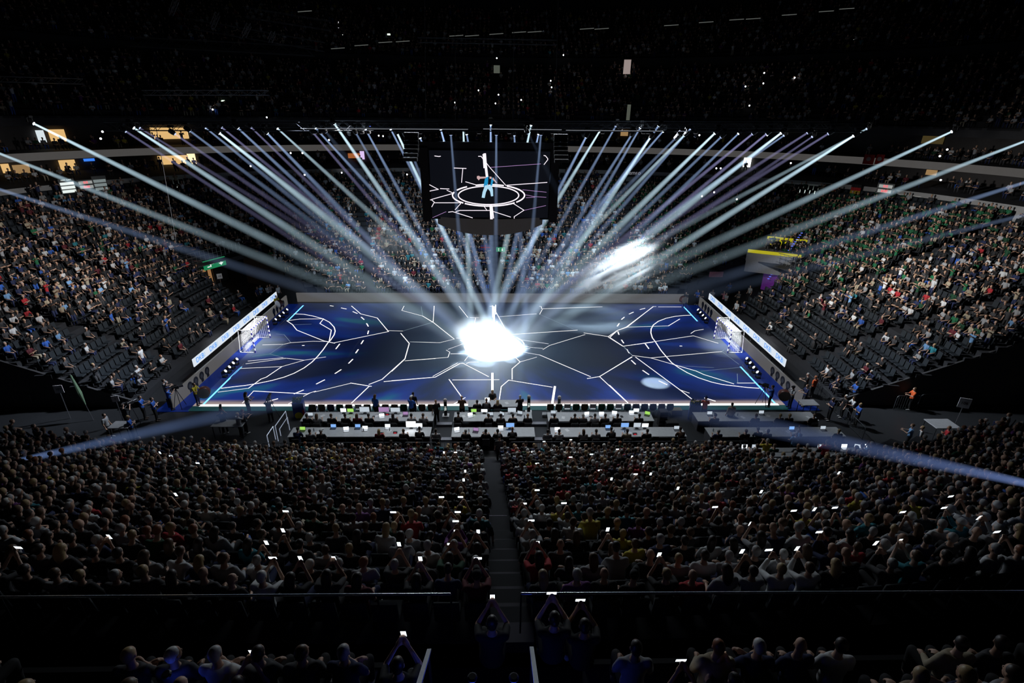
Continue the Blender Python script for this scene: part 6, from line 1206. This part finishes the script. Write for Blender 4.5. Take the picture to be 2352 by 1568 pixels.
# white telephone torches in the dark upper tier
q = MB(); q.rbox((0, 0, 0), (.08, .012, .16), .003); tp = q.mesh('case', BLACK); tl = MB().ell((0, -.03, .03), .1, 8, 6).mesh('torch', glow('torch_white', (.95, .95, 1), 5.))
UPL = [(778, 52), (778, 66), (786, 81), (1294, 127), (1141, 134), (1265, 186), (1267, 201), (1099, 208), (1145, 218), (1138, 238), (1197, 230), (1045, 236), (831, 235), (489, 252), (1959, 91), (2092, 89), (2128, 105), (1755, 168), (1753, 192), (1825, 179), (1614, 193), (1982, 176), (2073, 210), (1721, 243), (1712, 199), (232, 319), (236, 303), (870, 312), (880, 313), (1606, 311), (1762, 311), (2175, 344), (2158, 359), (756, 322), (613, 270), (668, 352), (576, 382), (65, 461), (700, 402), (785, 397), (935, 401), (1398, 468), (1640, 442), (1612, 451), (1692, 458), (1816, 375), (1645, 387), (1655, 387), (2160, 414), (2090, 240), (947, 533), (872, 445), (1512, 514), (695, 352)]
for k, (px, py) in enumerate(sorted(UPL)):
    yy = 36+(300-py)*.095 if py < 300 and abs(px-1176) < 500 else (33-(abs(px-1176)-500)*.02+(300-py)*.07 if py < 300 else (33 if abs(px-1176) < 400 else (24 if abs(px-1176) < 800 else 16)))
    P = ony(px, py, yy); zn = 'dark upper tier' if py < 290 else 'suites and lower stands'
    o = thing('phone_torch', uniq(f"tiny white phone light in the {zn}, {nth(('ut', zn))} from the west"), 'phone', P, 0, 'phone torches shining in the dark stands'); put('case', tp, o); put('torch', tl, o)
# green-white emergency lamps on dim shelves
for k, (px, py) in enumerate(sorted([(2235, 111), (1788, 132), (1752, 244), (2130, 246), (112, 226), (512, 232), (893, 79), (1063, 238)])):
    P = ony(px, py, 52 if 600 < px < 1900 else 36); o = thing('emergency_lamp', uniq(f'small greenish emergency lamp over an upper tier doorway, {ORD[k]} from the west'), 'lamp', P, 0, 'emergency lamps of the upper tier'); MB().box((0, 0, 0), (.45, .1, .22)).obj('panel', glow('emergency', (.75, 1, .75), 1.6), o); MB().box((0, .1, -.4), (1.6, .25, .06)).obj('shelf', mat('shelf', (.3, .3, .3), .7), o)
# ceiling slats far up
q = MB(); slm = MB().box((0, 0, 0), (2.0, .12, .08)).mesh('ceiling_slat', glow('slat_grey', (.7, .75, .7), .12))
for k, (px, py) in enumerate(sorted([(885, 97), (925, 95), (830, 104), (1048, 82), (1084, 82), (1140, 78), (1192, 74), (1228, 73), (1348, 66), (1382, 66), (1542, 58), (1622, 51), (1692, 45), (1730, 43), (1813, 34), (1898, 26), (1945, 20), (776, 111), (700, 26), (86, 164), (318, 131), (365, 134)])):
    o = put('ceiling_slat', slm, None, ony(px, py, 44)); tag(o, uniq(f'faint pale strip lamp under the dark roof, {ORD[k]} from the west'), 'strip lamp', 'faint strip lamps under the roof'); o.rotation_euler = (0, -.06, -.1)
# blue step lights of the aisles
SB = glow('step_blue', (.12, .2, 1.), 1.1); tl_ = [((757, 180), (760, 210)), ((850, 290), (858, 190)), ((597, 178), (603, 265)), ((420, 215), (426, 250)), ((228, 215), (240, 255)), ((1064, 240), (1062, 186)), ((1216, 265), (1210, 132)), ((1372, 250), (1364, 132)), ((1514, 265), (1518, 118)), ((1665, 262), (1709, 100)), ((1837, 248), (1917, 70)), ((2004, 280), (2157, 60)), ((2210, 284), (2352, 130)), ((0, 235), (25, 262)), ((1240, 400), (1246, 415)), ((1765, 640), (1845, 530)), ((2010, 620), (2020, 600))]
for k, (a, b) in enumerate(sorted(tl_)):
    q = MB(); n = max(4, int(math.hypot(a[0]-b[0], a[1]-b[1])/6)); up_ = a[1] < 300
    for j in range(n):
        px, py = a[0]+(b[0]-a[0])*j/n, a[1]+(b[1]-a[1])*j/n
        if .42 < j/n < .56 and n > 12: continue
        yy = (41+(290-py)*.12 if 500 < px < 1900 else 30+(290-py)*.09) if up_ else (14 if px > 1500 else 34)
        q.box(ony(px, py, yy), (.22, .05, .06))
    stuff(tag(q.obj('step_lights', SB), uniq(f'string of tiny blue step lights along an aisle, {ORD[k]} string from the west'), 'step lights'))
# ------------------------------------------------------------------ smoke
def smoke(label, P, size, dens, col, rot=0., thr=.45, sc_=.55, emi=0.):
    m = D.materials.new('smoke'); N, L = nt(m); N.clear(); out = N.new('ShaderNodeOutputMaterial'); pv = N.new('ShaderNodeVolumePrincipled'); L.new(pv.outputs[0], out.inputs['Volume'])
    pv.inputs['Color'].default_value = (*col, 1); pv.inputs['Anisotropy'].default_value = .3; tc = N.new('ShaderNodeTexCoord'); no = N.new('ShaderNodeTexNoise'); no.inputs['Scale'].default_value = sc_*3; no.inputs['Detail'].default_value = 4
    mp = N.new('ShaderNodeMapping'); mp.inputs['Scale'].default_value = (1, 1, 2.2); L.new(tc.outputs['Object'], mp.inputs[0]); L.new(mp.outputs[0], no.inputs['Vector'])
    gr = N.new('ShaderNodeTexGradient'); gr.gradient_type = 'SPHERICAL'; L.new(tc.outputs['Object'], gr.inputs[0])
    mr = N.new('ShaderNodeMapRange'); mr.inputs[1].default_value = thr; mr.inputs[2].default_value = thr+.2; L.new(no.outputs[0], mr.inputs[0]); mu = N.new('ShaderNodeMath'); mu.operation = 'MULTIPLY'; L.new(mr.outputs[0], mu.inputs[0]); L.new(gr.outputs[0], mu.inputs[1])
    m2 = N.new('ShaderNodeMath'); m2.operation = 'MULTIPLY'; L.new(mu.outputs[0], m2.inputs[0]); m2.inputs[1].default_value = dens; L.new(m2.outputs[0], pv.inputs['Density']); m.cycles.volume_step_rate = .6
    o = MB().ell((0, 0, 0), 1., 16, 10).obj('smoke_cloud', m, None, P); o.scale = size; o.rotation_euler = (0, rot, 0); return stuff(tag(o, uniq(label), 'smoke'))
SM = [('thinner bright smoke streak below and east of the brightest one', ony(1462, 628, 5.4), (4.6, 1.4, 1.1), 1.8, (.95, .98, 1), -.5, .44), ('bright white smoke drifting before the north stand, in two slanting streaks', ony(1398, 618, 6.), (6.2, 1.8, 1.7), 3., (.95, .98, 1), -.5, .42), ('faint grey smoke puff in the beams west of the cube', ony(890, 550, 6), (2.6, 1.2, 1.6), .35, (.9, .95, 1), .6, .4), ('thin grey smoke over the north-east part of the court', ony(1460, 700, 8), (6, 2.2, 1.8), .22, (.9, .95, 1), 0, .42)]
for a in SM: smoke(*a)
smoke('added haze making the white glare over the centre of the court where beams meet', Vector((0, -1.0, .7)), (5.6, 4.6, 2.5), .11, (.9, .97, 1), 0, .1, .3)  # haze volume added to give the court centre its glare and halo
# unseen spotlights added to light up the smoke
for lb, P, T, w_, sp_ in (('added spotlight by the north truss aimed into the bright smoke', ony(1600, 300, TR)+Vector((0, 0, -.3)), SM[1][1].lerp(SM[0][1], .4), 85000, .5), ('added spotlight by the north truss aimed at the west smoke puff', ony(800, 296, TR)+Vector((0, 0, -.3)), SM[2][1], 9000, .3), ('added spotlight by the north truss aimed at the thin court smoke', ony(1340, 300, TR)+Vector((0, 0, -.3)), SM[3][1], 1500, .5)):
    lamp(uniq(lb), P, T, .1, .3, BLU, 1., 0, lit=False, grp=None); l = D.lights.new('profile_light', 'SPOT'); l.energy = w_; l.spot_size = sp_; l.spot_blend = 1.; l.shadow_soft_size = .1; l.color = (.85, .95, 1)
    k = D.objects.new('profile_light', l); COL.objects.link(k); k.location = P+(T-P).normalized()*.3; k.rotation_euler = (T-P).to_track_quat('-Z', 'Y').to_euler(); k.parent = [o for o in COL.objects if o.get('label') == lb][0]; k.matrix_parent_inverse = Matrix.Translation(-P)
print('objects', len(COL.objects))
